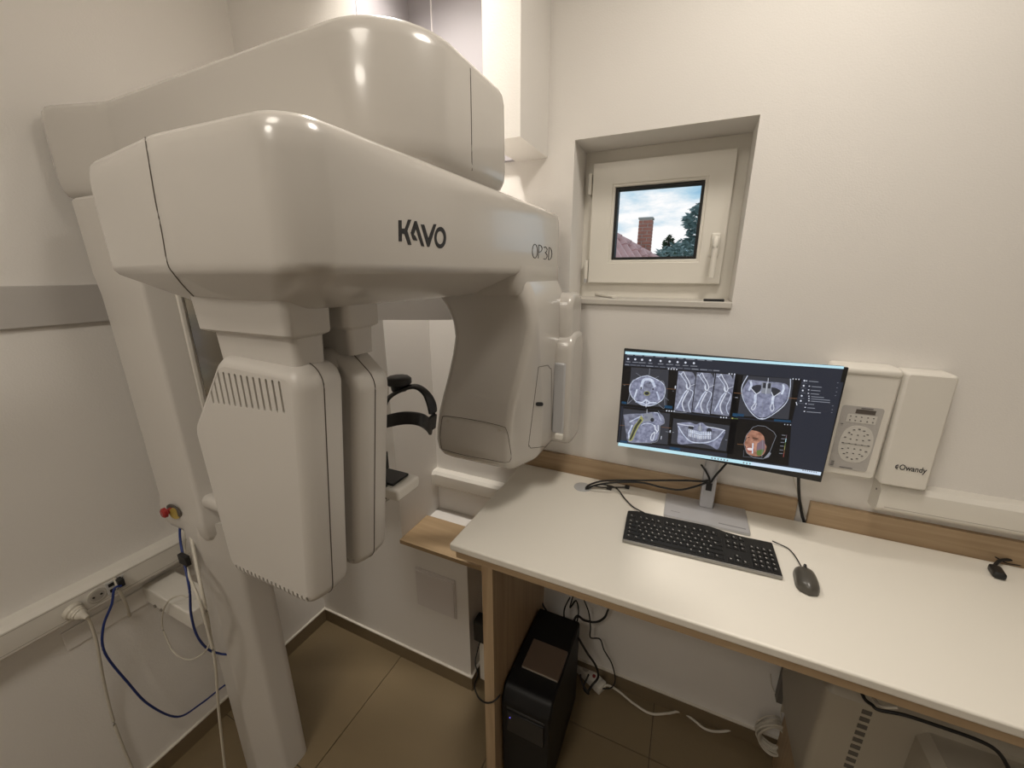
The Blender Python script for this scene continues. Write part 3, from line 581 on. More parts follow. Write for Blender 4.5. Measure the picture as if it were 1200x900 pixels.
class Flat:
    start = .0001
    """flat print on the screen: polygons and strokes stacked a hair apart"""
    def __init__(s, conv): s.v = []; s.f = []; s.m = []; s.c = conv; s.o = Flat.start; Flat.start = .0005
    def poly(s, pts, m):
        s.o += .00003; b = len(s.v); s.v += [M(*s.c(p), s.o) for p in pts]; s.f.append(tuple(range(b, b + len(pts)))); s.m.append(SMATS.index(m))
    def line(s, pts, wd, m, closed=False, sm=False):
        s.o += .00002; pts = [Vector((*p, 0)) for p in pts]
        if closed: pts = pts + [pts[0]]
        if sm: pts = catmull(pts, 4)
        for a, b in zip(pts, pts[1:]):
            d_ = (b - a)
            if d_.length < 1e-6: continue
            n_ = Vector((-d_.y, d_.x, 0)).normalized() * wd / 2; e_ = d_.normalized() * wd * .2; s.poly([(p.x, p.y) for p in (a - e_ + n_, b + e_ + n_, b + e_ - n_, a - e_ - n_)], m); s.o -= .00003
    def ell(s, cx, cy, rx, ry, m, rot=0, n=22): s.poly([(cx + rx * math.cos(t) * math.cos(rot) - ry * math.sin(t) * math.sin(rot), cy + rx * math.cos(t) * math.sin(rot) + ry * math.sin(t) * math.cos(rot)) for t in [2 * math.pi * k_ / n for k_ in range(n)]], m)
    def smooth(s, pts, m): s.poly([(p.x, p.y) for p in catmull([Vector((*p, 0)) for p in pts] + [Vector((*pts[0], 0))], 4)[:-1]], m)
    def build(s, name, parent, label=None):
        o = mesh(name, s.v, s.f, SMATS, parent, fmat=s.m)
        if label: o['label'] = label
        return o
ident = lambda p: p
cA2 = lambda p: (725 + p[0] / 8.18, 420 + p[1] / 8.18); cB2 = lambda p: (840 + p[0] / 6.43, 420 + p[1] / 6.43); cC2 = lambda p: (700 + p[0] / 3.871, 390 + p[1] / 3.868)
scr = Flat(cC2)
scr.poly([(127, 85), (1118, 150), (1013, 645), (93, 508)], E_NAVY)
scr = scr.build('screen', mo, 'dark software screen with scan panes')
F_ = Flat(cC2)
F_.poly([(127, 84), (1120, 152), (1117, 164), (126, 96)], E_BAR); F_.build('title_bar', scr)
F_ = Flat(cC2); F_.poly([(96, 497), (1016, 632), (1012, 647), (93, 511)], E_BAR)
F_.poly([(700, 586), (1016, 632), (1012, 647), (697, 600)], E_PALE)
for i in range(9): F_.ell(520 + i * 14 + (60 if i > 5 else 0), 568 + i * 2.1 + (9 if i > 5 else 0), 4, 4, E_GRY, n=8)
for i in range(7): F_.poly([(930 + i * 10, 620 + i * 1.6), (936 + i * 10, 621 + i * 1.6), (936 + i * 10, 626 + i * 1.6), (930 + i * 10, 625 + i * 1.6)], E_GRY)
F_.build('taskbar', scr)
F_ = Flat(cC2)
for i, x in enumerate((140, 172, 203, 240, 287, 328, 364, 400, 438)):
    y = 114 + (x - 140) * .066; F_.ell(x, y + 4, 5, 5, E_WHT, n=8); F_.line([(x - 9 - (i % 3) * 3, y + 17), (x + 9 + (i % 3) * 3, y + 18)], 3, E_GRY)
rnd = random.Random(3); x = 126
while x < 530:
    wd = rnd.uniform(12, 34); F_.line([(x, 144 + (x - 126) * .066), (x + wd, 144 + (x + wd - 126) * .066)], 4, E_GRY if rnd.random() < .6 else E_DIM); x += wd + rnd.uniform(5, 9)
x = 135
while x < 510:
    wd = rnd.uniform(18, 40); F_.line([(x, 99 + (x - 135) * .072), (x + wd, 99 + (x + wd - 135) * .072)], 4, E_GRY); x += wd + rnd.uniform(8, 14)
F_.build('toolbar', scr)
F_ = Flat(cB2)      # side list
F_.poly([(612, 160), (955, 180), (800, 855), (560, 810)], E_NAVY)
for (x, y, wd) in ((695, 172, 70), (715, 212, 75), (710, 240, 70), (708, 266, 60), (712, 288, 95), (712, 305, 140), (712, 322, 140), (690, 344, 42), (684, 372, 55), (678, 402, 105)):
    F_.line([(x, y), (x + wd, y + wd * .08)], 5, E_GRY); F_.ell(x - 18, y - 3, 6, 4, E_WHT, n=8)
for (x, y) in ((660, 168), (655, 206), (648, 242), (640, 282), (633, 320)): F_.ell(x, y, 7, 7, E_WHT, n=8); F_.line([(x - 18, y + 16), (x + 20, y + 20)], 3, E_DIM)
for (x, y) in ((908, 184), (902, 222), (898, 252), (890, 280), (870, 358), (866, 386), (862, 408)): F_.line([(x, y), (x + 8, y)], 4, E_GRY)
F_.build('side_list', scr)
def hdr(F, x, y, n=4, d=26, s=7):
    for i in range(n): F.ell(x + i * d, y + i * d * .07, s, s, E_WHT, n=8)
# axial slice
F_ = Flat(cA2); F_.poly([(52, 70), (552, 105), (525, 508), (20, 455)], E_BLK); F_.poly([(120, 85), (480, 108), (462, 470), (92, 440)], E_DK)
F_.smooth([(278, 162), (345, 190), (420, 235), (445, 300), (425, 385), (350, 440), (265, 455), (185, 425), (125, 360), (105, 290), (130, 225), (205, 180)], E_TIS)
F_.line([(278, 165), (345, 192), (422, 238), (446, 300), (425, 386), (350, 440), (265, 456), (185, 426), (124, 360), (104, 290), (130, 225), (205, 180)], 7, E_BONE, True, True)
F_.line([(112, 300), (130, 215), (165, 200)], 4, E_GRY, sm=True); F_.line([(110, 330), (85, 430), (120, 405)], 4, E_GRY, sm=True); F_.line([(385, 215), (435, 235), (440, 380), (436, 478), (380, 440)], 4, E_GRY, sm=True)
F_.line([(215, 290), (235, 215), (275, 198), (320, 215), (345, 270)], 26, E_BONE, sm=True); F_.ell(280, 270, 42, 40, E_TIS2); F_.ell(215, 285, 8, 12, E_CAV); F_.ell(330, 295, 8, 10, E_CAV); F_.ell(300, 235, 8, 6, E_CAV)
F_.line([(175, 300), (160, 350), (150, 385)], 15, E_BONE, sm=True); F_.line([(365, 320), (380, 360), (388, 395)], 15, E_BONE, sm=True)
F_.ell(270, 335, 30, 22, E_YEL); F_.ell(270, 335, 23, 16, E_CAV)
F_.line([(165, 415), (225, 425), (262, 395), (300, 425), (360, 425)], 14, E_BONE); F_.line([(225, 425), (262, 445), (300, 425)], 12, E_BONE)
F_.line([(298, 95), (293, 160)], 4, E_GRY); F_.line([(268, 400), (262, 468)], 5, E_WHT); F_.line([(165, 138), (225, 182)], 3, E_GRY); F_.line([(345, 190), (385, 172)], 3, E_GRY); F_.line([(80, 438), (160, 370)], 3, E_GRY); F_.line([(390, 340), (480, 402)], 3, E_GRY)
F_.line([(38, 248), (105, 252)], 4, E_ORA); F_.line([(455, 290), (545, 296)], 4, E_ORA); F_.poly([(540, 262), (550, 263), (547, 290), (537, 289)], E_WHT); hdr(F_, 478, 100); F_.poly([(30, 410), (75, 418), (75, 440), (28, 432)], E_BLU); F_.poly([(440, 448), (515, 458), (513, 485), (438, 475)], E_BLU); F_.line([(50, 258), (62, 259)], 4, E_GRY); F_.line([(516, 312), (528, 313)], 4, E_GRY)
F_.build('axial_scan', scr)
# three cross sections
F_ = Flat(cA2); F_.poly([(555, 108), (1145, 150), (1125, 575), (518, 505)], E_BLK)
for q, (x0, x1) in enumerate(((572, 742), (750, 925), (935, 1118))):
    s = (x0 - 572) * .068; xb0 = 532 + (x0 - 572) * .965; xb1 = 532 + (x1 - 572) * .965
    F_.poly([(x0, 120 + s), (x1, 120 + (x1 - 572) * .068), (xb1, 505 + (x1 - 572) * .092), (xb0, 498 + s * 1.3)], E_TIS2)
    o_ = x0 - 572; t = lambda pts: [(a + o_, b + s) for a, b in pts]
    F_.poly(t([(690, 122), (742, 126), (735, 180), (715, 140)]), E_CAV)
    F_.line(t([(585, 140), (620, 190), (650, 235), (660, 275), (668, 295)]), 6, E_BONE, sm=True); F_.line(t([(622, 128), (645, 175), (672, 220), (685, 265), (672, 298)]), 8, E_WHT, sm=True); F_.line(t([(575, 148), (600, 150), (618, 126)]), 7, E_BONE)
    F_.line(t([(652, 250), (650, 275), (662, 295)]), 12, E_WHT, sm=True); F_.line(t([(682, 268), (735, 245)]), 4, E_WHT)
    F_.smooth(t([(650, 310), (672, 320), (655, 350), (622, 400), (612, 450), (628, 500), (590, 500), (552, 495), (575, 430), (610, 350)]), E_TIS); F_.line(t([(655, 305), (625, 340), (590, 410), (555, 480)]), 11, E_BONE, sm=True); F_.line(t([(668, 310), (640, 360), (612, 420), (612, 460), (630, 505)]), 10, E_WHT, sm=True)
    F_.line(t([(685, 300), (712, 320), (700, 370), (672, 430), (672, 470), (690, 512)]), 7, E_BONE, sm=True)
    if q < 2: F_.line([(x1 + 4, 120 + (x1 - 572) * .068), (xb1 + 3, 506 + (x1 - 572) * .092)], 5, E_BLK)
hdr(F_, 1060, 148, 3); F_.line([(530, 512), (650, 520)], 5, E_GRY); F_.poly([(1095, 530), (1140, 535), (1138, 560), (1093, 555)], E_BLU); F_.line([(1105, 330), (1143, 334)], 4, E_ORA)
F_.build('cross_sections', scr)
# coronal slice
F_ = Flat(cB2); F_.poly([(135, 118), (640, 158), (565, 480), (105, 440)], E_BLK); F_.poly([(200, 128), (580, 155), (540, 460), (155, 430)], E_DK)
F_.smooth([(240, 160), (380, 175), (515, 190), (545, 240), (520, 320), (440, 400), (345, 448), (270, 410), (215, 330), (195, 240)], E_TIS)
F_.line([(232, 130), (188, 220), (205, 320), (270, 420), (345, 458), (440, 410), (525, 330), (552, 230), (555, 155)], 6, E_BONE, sm=True)
F_.smooth([(258, 215), (300, 200), (335, 205), (325, 245), (300, 268), (270, 245)], E_CAV); F_.smooth([(412, 218), (450, 225), (482, 248), (455, 272), (425, 285), (412, 250)], E_CAV)
F_.poly([(340, 178), (412, 186), (406, 268), (335, 262)], E_GRY); F_.poly([(350, 182), (372, 184), (368, 225), (346, 222)], E_CAV); F_.poly([(388, 186), (408, 188), (404, 228), (384, 226)], E_CAV); F_.line([(378, 180), (370, 268)], 4, E_WHT)
F_.line([(242, 240), (262, 205), (255, 170)], 16, E_BONE); F_.line([(490, 268), (505, 230), (500, 195)], 16, E_BONE); F_.line([(258, 225), (298, 270), (330, 250)], 6, E_WHT); F_.line([(412, 255), (428, 290), (480, 255)], 6, E_WHT); F_.line([(250, 172), (510, 195)], 4, E_GRY)
F_.line([(292, 275), (288, 330)], 20, E_BONE); F_.line([(425, 290), (418, 342)], 20, E_BONE); F_.line([(290, 335), (262, 370), (270, 388), (288, 372), (298, 340)], 6, E_WHT, sm=True); F_.line([(412, 345), (402, 372), (415, 398), (430, 380), (425, 345)], 6, E_WHT, sm=True)
F_.line([(345, 330), (340, 450)], 3, E_GRY); F_.line([(388, 148), (385, 190)], 4, E_WHT); F_.line([(330, 452), (358, 455)], 4, E_WHT); F_.line([(130, 260), (190, 264)], 4, E_ORA); F_.line([(540, 298), (605, 303)], 4, E_ORA); hdr(F_, 575, 155, 3, 22, 5); F_.poly([(120, 412), (205, 420), (203, 440), (117, 432)], E_BLU); F_.poly([(432, 458), (560, 468), (557, 482), (430, 473)], E_BLU); F_.line([(598, 330), (604, 352)], 6, E_WHT); F_.line([(140, 294), (158, 296)], 6, E_GRY)
F_.build('coronal_scan', scr)
# sagittal slice
F_ = Flat(cA2); F_.poly([(45, 462), (522, 515), (495, 840), (5, 795)], E_BLK); F_.poly([(45, 480), (492, 528), (468, 825), (20, 785)], E_DK)
F_.smooth([(45, 540), (140, 530), (230, 530), (340, 515), (420, 545), (440, 620), (395, 650), (385, 720), (365, 780), (290, 808), (130, 805), (85, 790), (75, 680)], E_TIS)
F_.poly([(45, 540), (150, 532), (230, 540), (130, 610), (90, 720), (95, 790), (80, 780)], E_TIS2); F_.line([(105, 610), (170, 575), (225, 550)], 9, E_BONE); F_.line([(130, 640), (95, 720), (100, 770)], 14, E_BONE)
F_.smooth([(215, 545), (238, 590), (200, 640), (165, 710), (130, 785), (95, 785), (120, 720), (150, 645), (185, 600)], E_YEL); F_.smooth([(205, 580), (222, 595), (185, 645), (155, 705), (122, 775), (102, 778), (130, 712), (160, 645)], E_AIR)
F_.poly([(240, 530), (320, 525), (345, 595), (245, 610)], E_GRY); F_.ell(265, 565, 16, 14, E_TIS2); F_.ell(322, 590, 18, 20, E_CAV); F_.line([(215, 640), (260, 622), (320, 630), (350, 660)], 7, E_BONE, sm=True); F_.line([(345, 640), (352, 680), (372, 705)], 12, E_WHT); F_.line([(378, 640), (380, 690), (360, 720)], 8, E_WHT); F_.line([(345, 705), (315, 735), (308, 775), (325, 785), (338, 750), (348, 712)], 9, E_WHT, sm=True)
F_.line([(380, 505), (425, 570), (438, 620), (398, 640), (392, 700), (370, 790), (300, 812)], 5, E_GRY, sm=True); F_.line([(340, 518), (372, 520), (410, 600)], 6, E_BONE); F_.line([(272, 490), (270, 525)], 4, E_WHT); F_.line([(120, 806), (320, 812)], 5, E_GRY); F_.line([(410, 745), (406, 775)], 6, E_WHT)
F_.line([(10, 640), (55, 644)], 4, E_ORA); F_.line([(410, 658), (500, 668)], 4, E_ORA); hdr(F_, 460, 502, 4, 24); F_.poly([(15, 785), (85, 793), (82, 812), (12, 804)], E_BLU); F_.poly([(490, 688), (500, 689), (497, 712), (487, 711)], E_WHT); F_.line([(450, 702), (480, 705)], 4, E_GRY)
F_.build('sagittal_scan', scr)
# panoramic
F_ = Flat(cA2); F_.poly([(520, 518), (1145, 590), (1090, 920), (485, 838)], E_BLK); F_.poly([(525, 575), (1065, 645), (1030, 890), (500, 815)], E_DK)
F_.smooth([(560, 620), (680, 612), (740, 632), (795, 615), (850, 650), (940, 672), (1022, 690), (985, 790), (948, 872), (880, 838), (780, 812), (680, 818), (568, 815), (570, 710)], E_TIS)
F_.smooth([(575, 655), (640, 650), (700, 690), (780, 705), (860, 705), (930, 690), (985, 700), (930, 770), (860, 800), (780, 808), (690, 790), (610, 740)], E_TIS2)
F_.ell(692, 668, 26, 26, E_CAV); F_.ell(868, 692, 26, 24, E_CAV); F_.ell(780, 672, 22, 28, E_GRY); F_.line([(780, 620), (778, 690)], 4, E_WHT)
for i in range(13):
    a = -6 + i; x = 778 + a * 17; y = 735 - abs(a) * 2.2 + a * 2.2; F_.poly([(x - 6, y - 34), (x + 5, y - 33), (x + 7, y + 2), (x - 7, y + 2)], E_BONE); F_.poly([(x - 6, y + 6), (x + 6, y + 6), (x + 4, y + 40), (x - 5, y + 39)], E_WHT if i % 2 else E_BONE)
F_.line([(572, 650), (620, 730), (690, 795), (780, 810), (870, 800), (940, 765), (1010, 690)], 10, E_BONE, sm=True); F_.line([(562, 625), (640, 640), (720, 650)], 7, E_WHT, sm=True); F_.line([(840, 655), (930, 668), (1020, 690)], 7, E_WHT, sm=True)
hdr(F_, 980, 565, 3); F_.ell(1090, 574, 10, 7, E_YEL); F_.line([(1105, 576), (1143, 580)], 5, E_GRN); F_.poly([(490, 848), (590, 862), (588, 885), (487, 870)], E_BLU); F_.line([(515, 708), (530, 710)], 5, E_GRY); F_.line([(1022, 780), (1040, 783)], 5, E_GRY)
F_.build('panoramic_scan', scr)
# generic face render pane
F_ = Flat(cB2); F_.poly([(105, 448), (562, 490), (540, 810), (75, 745)], E_BLK)
F_.smooth([(270, 520), (330, 508), (395, 540), (432, 590), (425, 640), (395, 690), (355, 735), (290, 740), (225, 715), (212, 668), (206, 640), (225, 590)], E_HAIR)
F_.smooth([(262, 540), (320, 555), (355, 590), (362, 640), (375, 670), (350, 725), (300, 738), (240, 722), (220, 690), (218, 665), (206, 642), (222, 610), (225, 580)], E_SKIN)
F_.line([(230, 600), (246, 592)], 6, E_HAIR); F_.line([(272, 600), (312, 606)], 7, E_HAIR); F_.line([(275, 612), (300, 617)], 4, E_HAIR); F_.smooth([(222, 670), (262, 668), (282, 690), (262, 706), (232, 700)], E_LIP); F_.smooth([(228, 675), (258, 674), (272, 688), (255, 695), (234, 690)], E_TEE)
F_.smooth([(305, 640), (355, 615), (362, 690), (330, 715), (300, 700)], E_PUR); F_.smooth([(300, 695), (352, 685), (340, 725), (305, 730)], E_GRN); F_.line([(272, 640), (268, 715)], 8, E_PALE); F_.poly([(395, 705), (410, 715), (390, 745), (355, 755)], E_GRY)
F_.line([(310, 506), (365, 512), (430, 555), (447, 585), (405, 690), (395, 712), (350, 758), (275, 748), (225, 712), (212, 672), (205, 640), (222, 580), (270, 520)], 3, E_GRY, True)
F_.line([(205, 690), (200, 740), (340, 750)], 3, E_DIM); F_.line([(155, 646), (205, 650)], 4, E_ORA); F_.line([(345, 615), (340, 745)], 3, E_GRY)
for i, (c1_, y) in enumerate(((E_PALE, 578), (E_BAR, 605), (E_GRN, 632), (E_YEL, 660), (E_ORA, 690), (E_LIP, 715))): F_.poly([(524 - i * 4, y - 2), (528 - i * 4, y - 2), (524 - i * 4, y + 28), (519 - i * 4, y + 28)], [em('sc_purple', srgb(70, 50, 200)), E_BAR, E_GRN, E_YEL, E_ORA, E_LIP][i] if i else E_PUR); F_.line([(490 - i * 4, y), (516 - i * 4, y + 2)], 4, E_GRY)
hdr(F_, 512, 498, 3, 22, 4)
F_.build('face_model', scr, 'coloured head model pane')
# stand
bs0 = Vector((.125, 1.375, DZ)); ma = math.radians(-1.5)
bse = box('stand_base', .125 - .132, .125 + .132, 1.30, 1.452, DZ, DZ + .012, mat('stand_silver', (.50, .50, .52), .32, metal=.35), mo, bev=.004)
box('base_groove', .165, .245, 1.318, 1.323, DZ + .0118, DZ + .0124, mat('groove_grey', (.25, .25, .26), .5), bse)
box('base_mark', .015, .045, 1.330, 1.3325, DZ + .0118, DZ + .0123, MATS['groove_grey'], bse)
nk = box('stand_post', .105, .150, 1.40, 1.425, DZ + .012, 1.50, MATS['stand_silver'], mo, bev=.004)
box('cable_hole', .118, .137, 1.398, 1.4005, 1.162, 1.192, INK, nk, bev=.0005)
# monitor cables
cable('power_lead', [M(822, 545, -.03), P(827, 552, y=1.39), P(831, 560, y=1.388), P(832, 566, y=1.39), P(838, 558, y=1.385), P(846, 549, y=1.375), P(852, 542, y=1.37)], .0035, BLACKM, 'black leads hanging under the monitor at the stand post')
gz = DZ + .004
cable('monitor_cable', [(-.3, 1.372, 1.06), (-.295, 1.37, DZ + .012), P(700, 565, y=1.375), P(715, 563, y=1.385), P(760, 563, y=1.392), P(800, 563, y=1.396), P(822, 564, y=1.396), P(830, 563, y=1.394)], .0035, BLACKM, 'upper black cable from the desk grommet to the monitor stand')
cable('video_cable', [(-.30, 1.365, 1.06), (-.292, 1.362, DZ + .010), P(706, 567, y=1.36), P(730, 565, y=1.38), P(755, 566, y=1.39), P(775, 571, y=1.392), P(795, 574, y=1.392), P(812, 571, y=1.394), P(830, 565, y=1.396)], .0035, BLACKM, 'lower sagging black cable from the desk grommet to the stand')
cable('keyboard_cable', [(-.305, 1.36, 1.065), P(690, 572, z=DZ + .006), P(705, 568, z=DZ + .012), P(722, 572, z=DZ + .006), P(732, 584, z=DZ + .005), P(742, 594, z=DZ + .006), P(755, 601, z=DZ + .012)], .0024, BLACKM, 'thin black cable leading from the grommet to the keyboard')
cable('spare_cable', [(-.30, 1.357, 1.065), P(692, 570, z=DZ + .007), P(706, 571, z=DZ + .006), P(714, 571, z=DZ + .007), P(726, 571, z=DZ + .006), P(734, 571, z=DZ + .007)], .0026, BLACKM, 'short black cable end with plugs lying at the grommet')
o = box('cable_plug', *(lambda a: (a.x - .010, a.x + .010, a.y - .008, a.y + .008, DZ + .0005, DZ + .015))(P(714, 572, z=DZ + .006)), BLACK, bev=.003); tag(o, 'small black plug block on the cable beside the grommet', 'plug')
o = box('right_angle_plug', *(lambda a: (a.x - .009, a.x + .009, a.y - .006, a.y + .006, DZ + .0005, DZ + .014))(P(735, 571, z=DZ + .006)), BLACK, bev=.003); tag(o, 'small black angled plug at the cable end left of the stand', 'plug')
cable('wall_cable', [P(936, 556, y=1.40), P(936, 572, y=1.44), P(937, 586, y=1.462), P(940, 604, y=1.472), P(942, 611, y=1.474), P(944, 625, y=1.475)], .0045, BLACKM, 'black cable dropping from the monitor into the oak board gap')
cable('wall_wire', [P(928, 550, y=1.478), P(931, 565, y=1.480), P(935, 578, y=1.480), P(944, 605, y=1.480), P(948, 625, y=1.480)], .0018, WCABLE, 'thin white wire on the wall in the oak board gap')
# ================================================================ KEYBOARD
kb = thing('keyboard', 'black keyboard with a grey front edge lying before the monitor', 'keyboard', (.10, 1.185, DZ))
K0 = Vector((-.115, 1.102, 0)); KX = Vector((.430, .0195, 0)); KL = KX.length; KX.normalize(); KY = Vector((-KX.y, KX.x, 0)); KD = .150
def KP(u, v, h): return K0 + KX * u + KY * v + Vector((0, 0, DZ + h))
def kpl(name, pts, h0, h1, m, parent, bev=0):
    bm = bmesh.new(); lo = [bm.verts.new(KP(u, v, h0 + .010 * v / KD)) for u, v in pts]; f = bm.faces.new(lo); r = bmesh.ops.extrude_face_region(bm, geom=[f])
    bmesh.ops.translate(bm, verts=[g for g in r['geom'] if isinstance(g, bmesh.types.BMVert)], vec=(0, 0, h1 - h0))
    if bev: bmesh.ops.bevel(bm, geom=list(bm.edges), offset=bev, segments=2, affect='EDGES', clamp_overlap=True)
    return bmo(name, bm, m, parent, smooth=bool(bev))
kout = [(0, .004), (KL, .004), (KL, KD - .008), (.345, KD - .008), (.30, KD - .002), (.255, KD + .010), (.03, KD + .010), (0, KD + .002)]
kpl('keyboard_body', kout, .001, .013, mat('keyboard_black', (.014, .014, .014), .38), kb, .002)
kpl('front_edge', [(0, 0), (KL, 0), (KL, .006), (0, .006)], .002, .011, mat('edge_grey', (.32, .31, .29), .35, metal=.3), kb, .001)
bm = bmesh.new(); lg = bmesh.new()
def key(u0, v0, u1, v1):
    g = .0012; pts = [(u0 + g, v0 + g), (u1 - g, v0 + g), (u1 - g, v1 - g), (u0 + g, v1 - g)]; t = .0016
    b = [bm.verts.new(KP(u, v, .0125 + .010 * v / KD)) for u, v in pts]
    c = [bm.verts.new(KP(u + (t if k in (0, 3) else -t), v + (t if k < 2 else -t), .0165 + .010 * v / KD)) for k, (u, v) in enumerate(pts)]
    bm.faces.new(c)
    for k in range(4): bm.faces.new((b[k], b[(k + 1) % 4], c[(k + 1) % 4], c[k]))
    s = .0014; cu, cv = u0 + .0065, v1 - .0065
    for (dx_, dy_) in ((0, 0), (.0018, -.002)):
        q = [lg.verts.new(KP(cu + dx_ + a * s, cv + dy_ + b_ * s, .0168 + .010 * cv / KD)) for a, b_ in ((-1, -.8), (.8, -1), (1, .9), (-.7, 1))]; lg.faces.new(q)
U = .0187; rows = [(.010, [1.25, 1.25, 1.25, 6, 1.25, 1.25, 1.25, 1.5]), (.0287, [2.25] + [1] * 10 + [2.0 + .75]), (.0474, [1.75] + [1] * 11 + [2.25]), (.0661, [1.5] + [1] * 12 + [1.5]), (.0848, [1] * 13 + [2]), (.113, [1, -.6, 1, 1, 1, 1, -.4, 1, 1, 1, 1, -.4, 1, 1, 1, 1])]
for v, r_ in rows:
    u = .008
    for wd in r_:
        if wd > 0: key(u, v, u + wd * U, v + U)
        u += abs(wd) * U
ux = .008 + 15 * U + .008
for (cc, v) in ((0, .010), (1, .010), (2, .010), (1, .0287), (0, .0661), (1, .0661), (2, .0661), (0, .0848), (1, .0848), (2, .0848), (0, .113), (1, .113), (2, .113)): key(ux + cc * U, v, ux + cc * U + U, v + U)
ux += 3 * U + .008; ks = min(U, (KL - .006 - ux) / 4)
for r_ in range(5):
    for cc in range(4): key(ux + cc * ks, rows[r_][0], ux + cc * ks + ks, rows[r_][0] + U)
o = bmo('keycaps', bm, mat('keycap_black', (.012, .012, .012), .4), kb); o['kind'] = 'stuff'
o = bmo('key_legends', lg, mat('legend_white', (.55, .54, .52), .5), kb); o['kind'] = 'stuff'
# ================================================================ MOUSE
mu = thing('mouse', 'dark grey computer mouse beside the keyboard', 'mouse', (.372, 1.125, DZ))
def mouse():
    c = P(945, 678, z=DZ + .015); L, W_ = .104, .056; bm = bmesh.new(); ang = math.radians(-3); nl, na = 14, 20; rings = []
    for i in range(nl + 1):
        t = i / nl; y = (t - .5) * L; wv = W_ / 2 * (max(0, 1 - abs(2 * t - 1) ** 4.2)) ** .5 * (1 - .08 * t); hv = .034 * (max(0, 1 - abs(2 * (t * .9 + .02) - .85) ** 2.4)) ** .6
        ring = []
        for k_ in range(na):
            a = math.pi * k_ / (na - 1); x = -wv * math.cos(a); z = .002 + hv * math.sin(a) ** .75
            ring.append(bm.verts.new((c.x + x * math.cos(ang) - y * math.sin(ang), c.y + x * math.sin(ang) + y * math.cos(ang), DZ + max(.001, z))))
        rings.append(ring)
    for a, b in zip(rings, rings[1:]):
        for k_ in range(na - 1): bm.faces.new((a[k_], a[k_ + 1], b[k_ + 1], b[k_]))
    bo = [r_[0] for r_ in rings] + [r_[-1] for r_ in rings[::-1]]
    bmesh.ops.remove_doubles(bm, verts=bm.verts, dist=1e-5)
    b = bmo('mouse_body', bm, mat('mouse_grey', (.072, .066, .056), .3), mu, smooth=True, angle=60)
    fw = Vector((-math.sin(ang), math.cos(ang), 0)); p = c + fw * .034; p.z = DZ + .026
    lathe('scroll_wheel', [(.007, -.003), (.009, -.002), (.009, .002), (.007, .003)], p, BLACK, mu, 16, Vector((math.cos(ang), math.sin(ang), 0)))
    tube('cord', [c + fw * .050 + Vector((0, 0, DZ + .008 - c.z)), P(932, 652, z=DZ + .006), P(924, 643, z=DZ + .004), P(914, 638, z=DZ + .006), P(905, 634, z=DZ + .010)], .0017, BLACKM, mu)
    for s in (-1, 1):
        q = c + fw * .02 + Vector((math.cos(ang), math.sin(ang), 0)) * .0012 * s
    tube('button_split', [c + fw * .046 + Vector((0, 0, DZ + .0235 - c.z)), c + fw * .034 + Vector((0, 0, DZ + .031 - c.z)), c + fw * .018 + Vector((0, 0, DZ + .0355 - c.z))], .0009, INK, mu, k=3)
mouse()
# ================================================================ WALL UNITS
cu = thing('x_ray_control_box', 'white wall control box with grey button panel behind the monitor edge', 'control box', (.50, YB, 1.28))
pr = rpoly([(.405, 1.292, .014), (.567, 1.292, .016), (.567, 1.640, .016), (.405, 1.640, .014)], 5)
cbx = loft('housing', [(YB - .001, pr), (YB - .052, pr), (YB - .060, inset(pr, .002)), (YB - .066, inset(pr, .008))], WHITEP, cu, axis='Y', angle=40)
box('top_step', .407, .565, YB - .07, YB - .03, 1.612, 1.636, WHITEP, cu, bev=.010, seg=4)
PY = YB - .0675
pp = rpoly([(.447, 1.317, .008), (.541, 1.317, .008), (.545, 1.521, .008), (.447, 1.521, .008)], 5)
pn = loft('button_panel', [(PY + .003, pp), (PY, pp)], mat('panel_grey', (.46, .44, .42), .4), cu, axis='Y')
def pplate(name, pts, m, off=.0008): 
    p2 = [Vector((a, PY - off, b)) for a, b in pts]; return polyplate(name, p2, (0, 1, 0), .0006, m, pn)
LGT = mat('panel_light', (.62, .60, .56), .45)
pplate('button_field', [(.499 + .040 * math.copysign(abs(math.cos(t)) ** .75, math.cos(t)), 1.402 + .060 * math.copysign(abs(math.sin(t)) ** .9, math.sin(t))) for t in [2 * math.pi * k_ / 32 for k_ in range(32)]], LGT)
pplate('button_row', [(.462, 1.470), (.532, 1.470), (.533, 1.496), (.463, 1.496)], LGT)
pplate('display', [(.480, 1.499), (.526, 1.499), (.527, 1.512), (.481, 1.512)], mat('display_dark', (.10, .085, .075), .3))
bm = bmesh.new()
def dash(x, z, wx=.0026, wz=.0013): addbox(bm, x - wx, x + wx, PY - .0022, PY - .0013, z - wz, z + wz)
for i in range(16):
    a = 2 * math.pi * i / 16; dash(.499 + .031 * math.cos(a), 1.402 + .049 * math.sin(a))
for x in (.484, .499, .514):
    for z in (1.372, 1.387, 1.402, 1.417, 1.432): dash(x, z, .002, .0012)
for x in (.471, .484, .497, .512, .525):
    for z in (1.477, 1.489): dash(x, z, .0016, .0012)
for z in (1.325, 1.331, 1.337): dash(.455, z, .004, .0008)
dash(.49, 1.3225, .016, .0009); dash(.505, 1.5165, .014, .0011); dash(.455, 1.462, .003, .001)
dash(.499, 1.402, .030, .0003)
o = bmo('button_marks', bm, mat('mark_dark', (.10, .095, .10), .5), pn); o['kind'] = 'stuff'
ow = thing('tube_head_holder', 'tall narrow white wall cover with black lettering right of the control box', 'wall cover', (.615, YB, 1.29))
pr = rpoly([(.574, 1.288, .011), (.684, 1.288, .011), (.678, 1.634, .010), (.569, 1.634, .010)], 4)
loft('cover', [(YB - .001, pr), (YB - .066, pr), (YB - .071, inset(pr, .003)), (YB - .073, inset(pr, .006))], WHITEP, ow, axis='Y', angle=40)
oy = YB - .0736
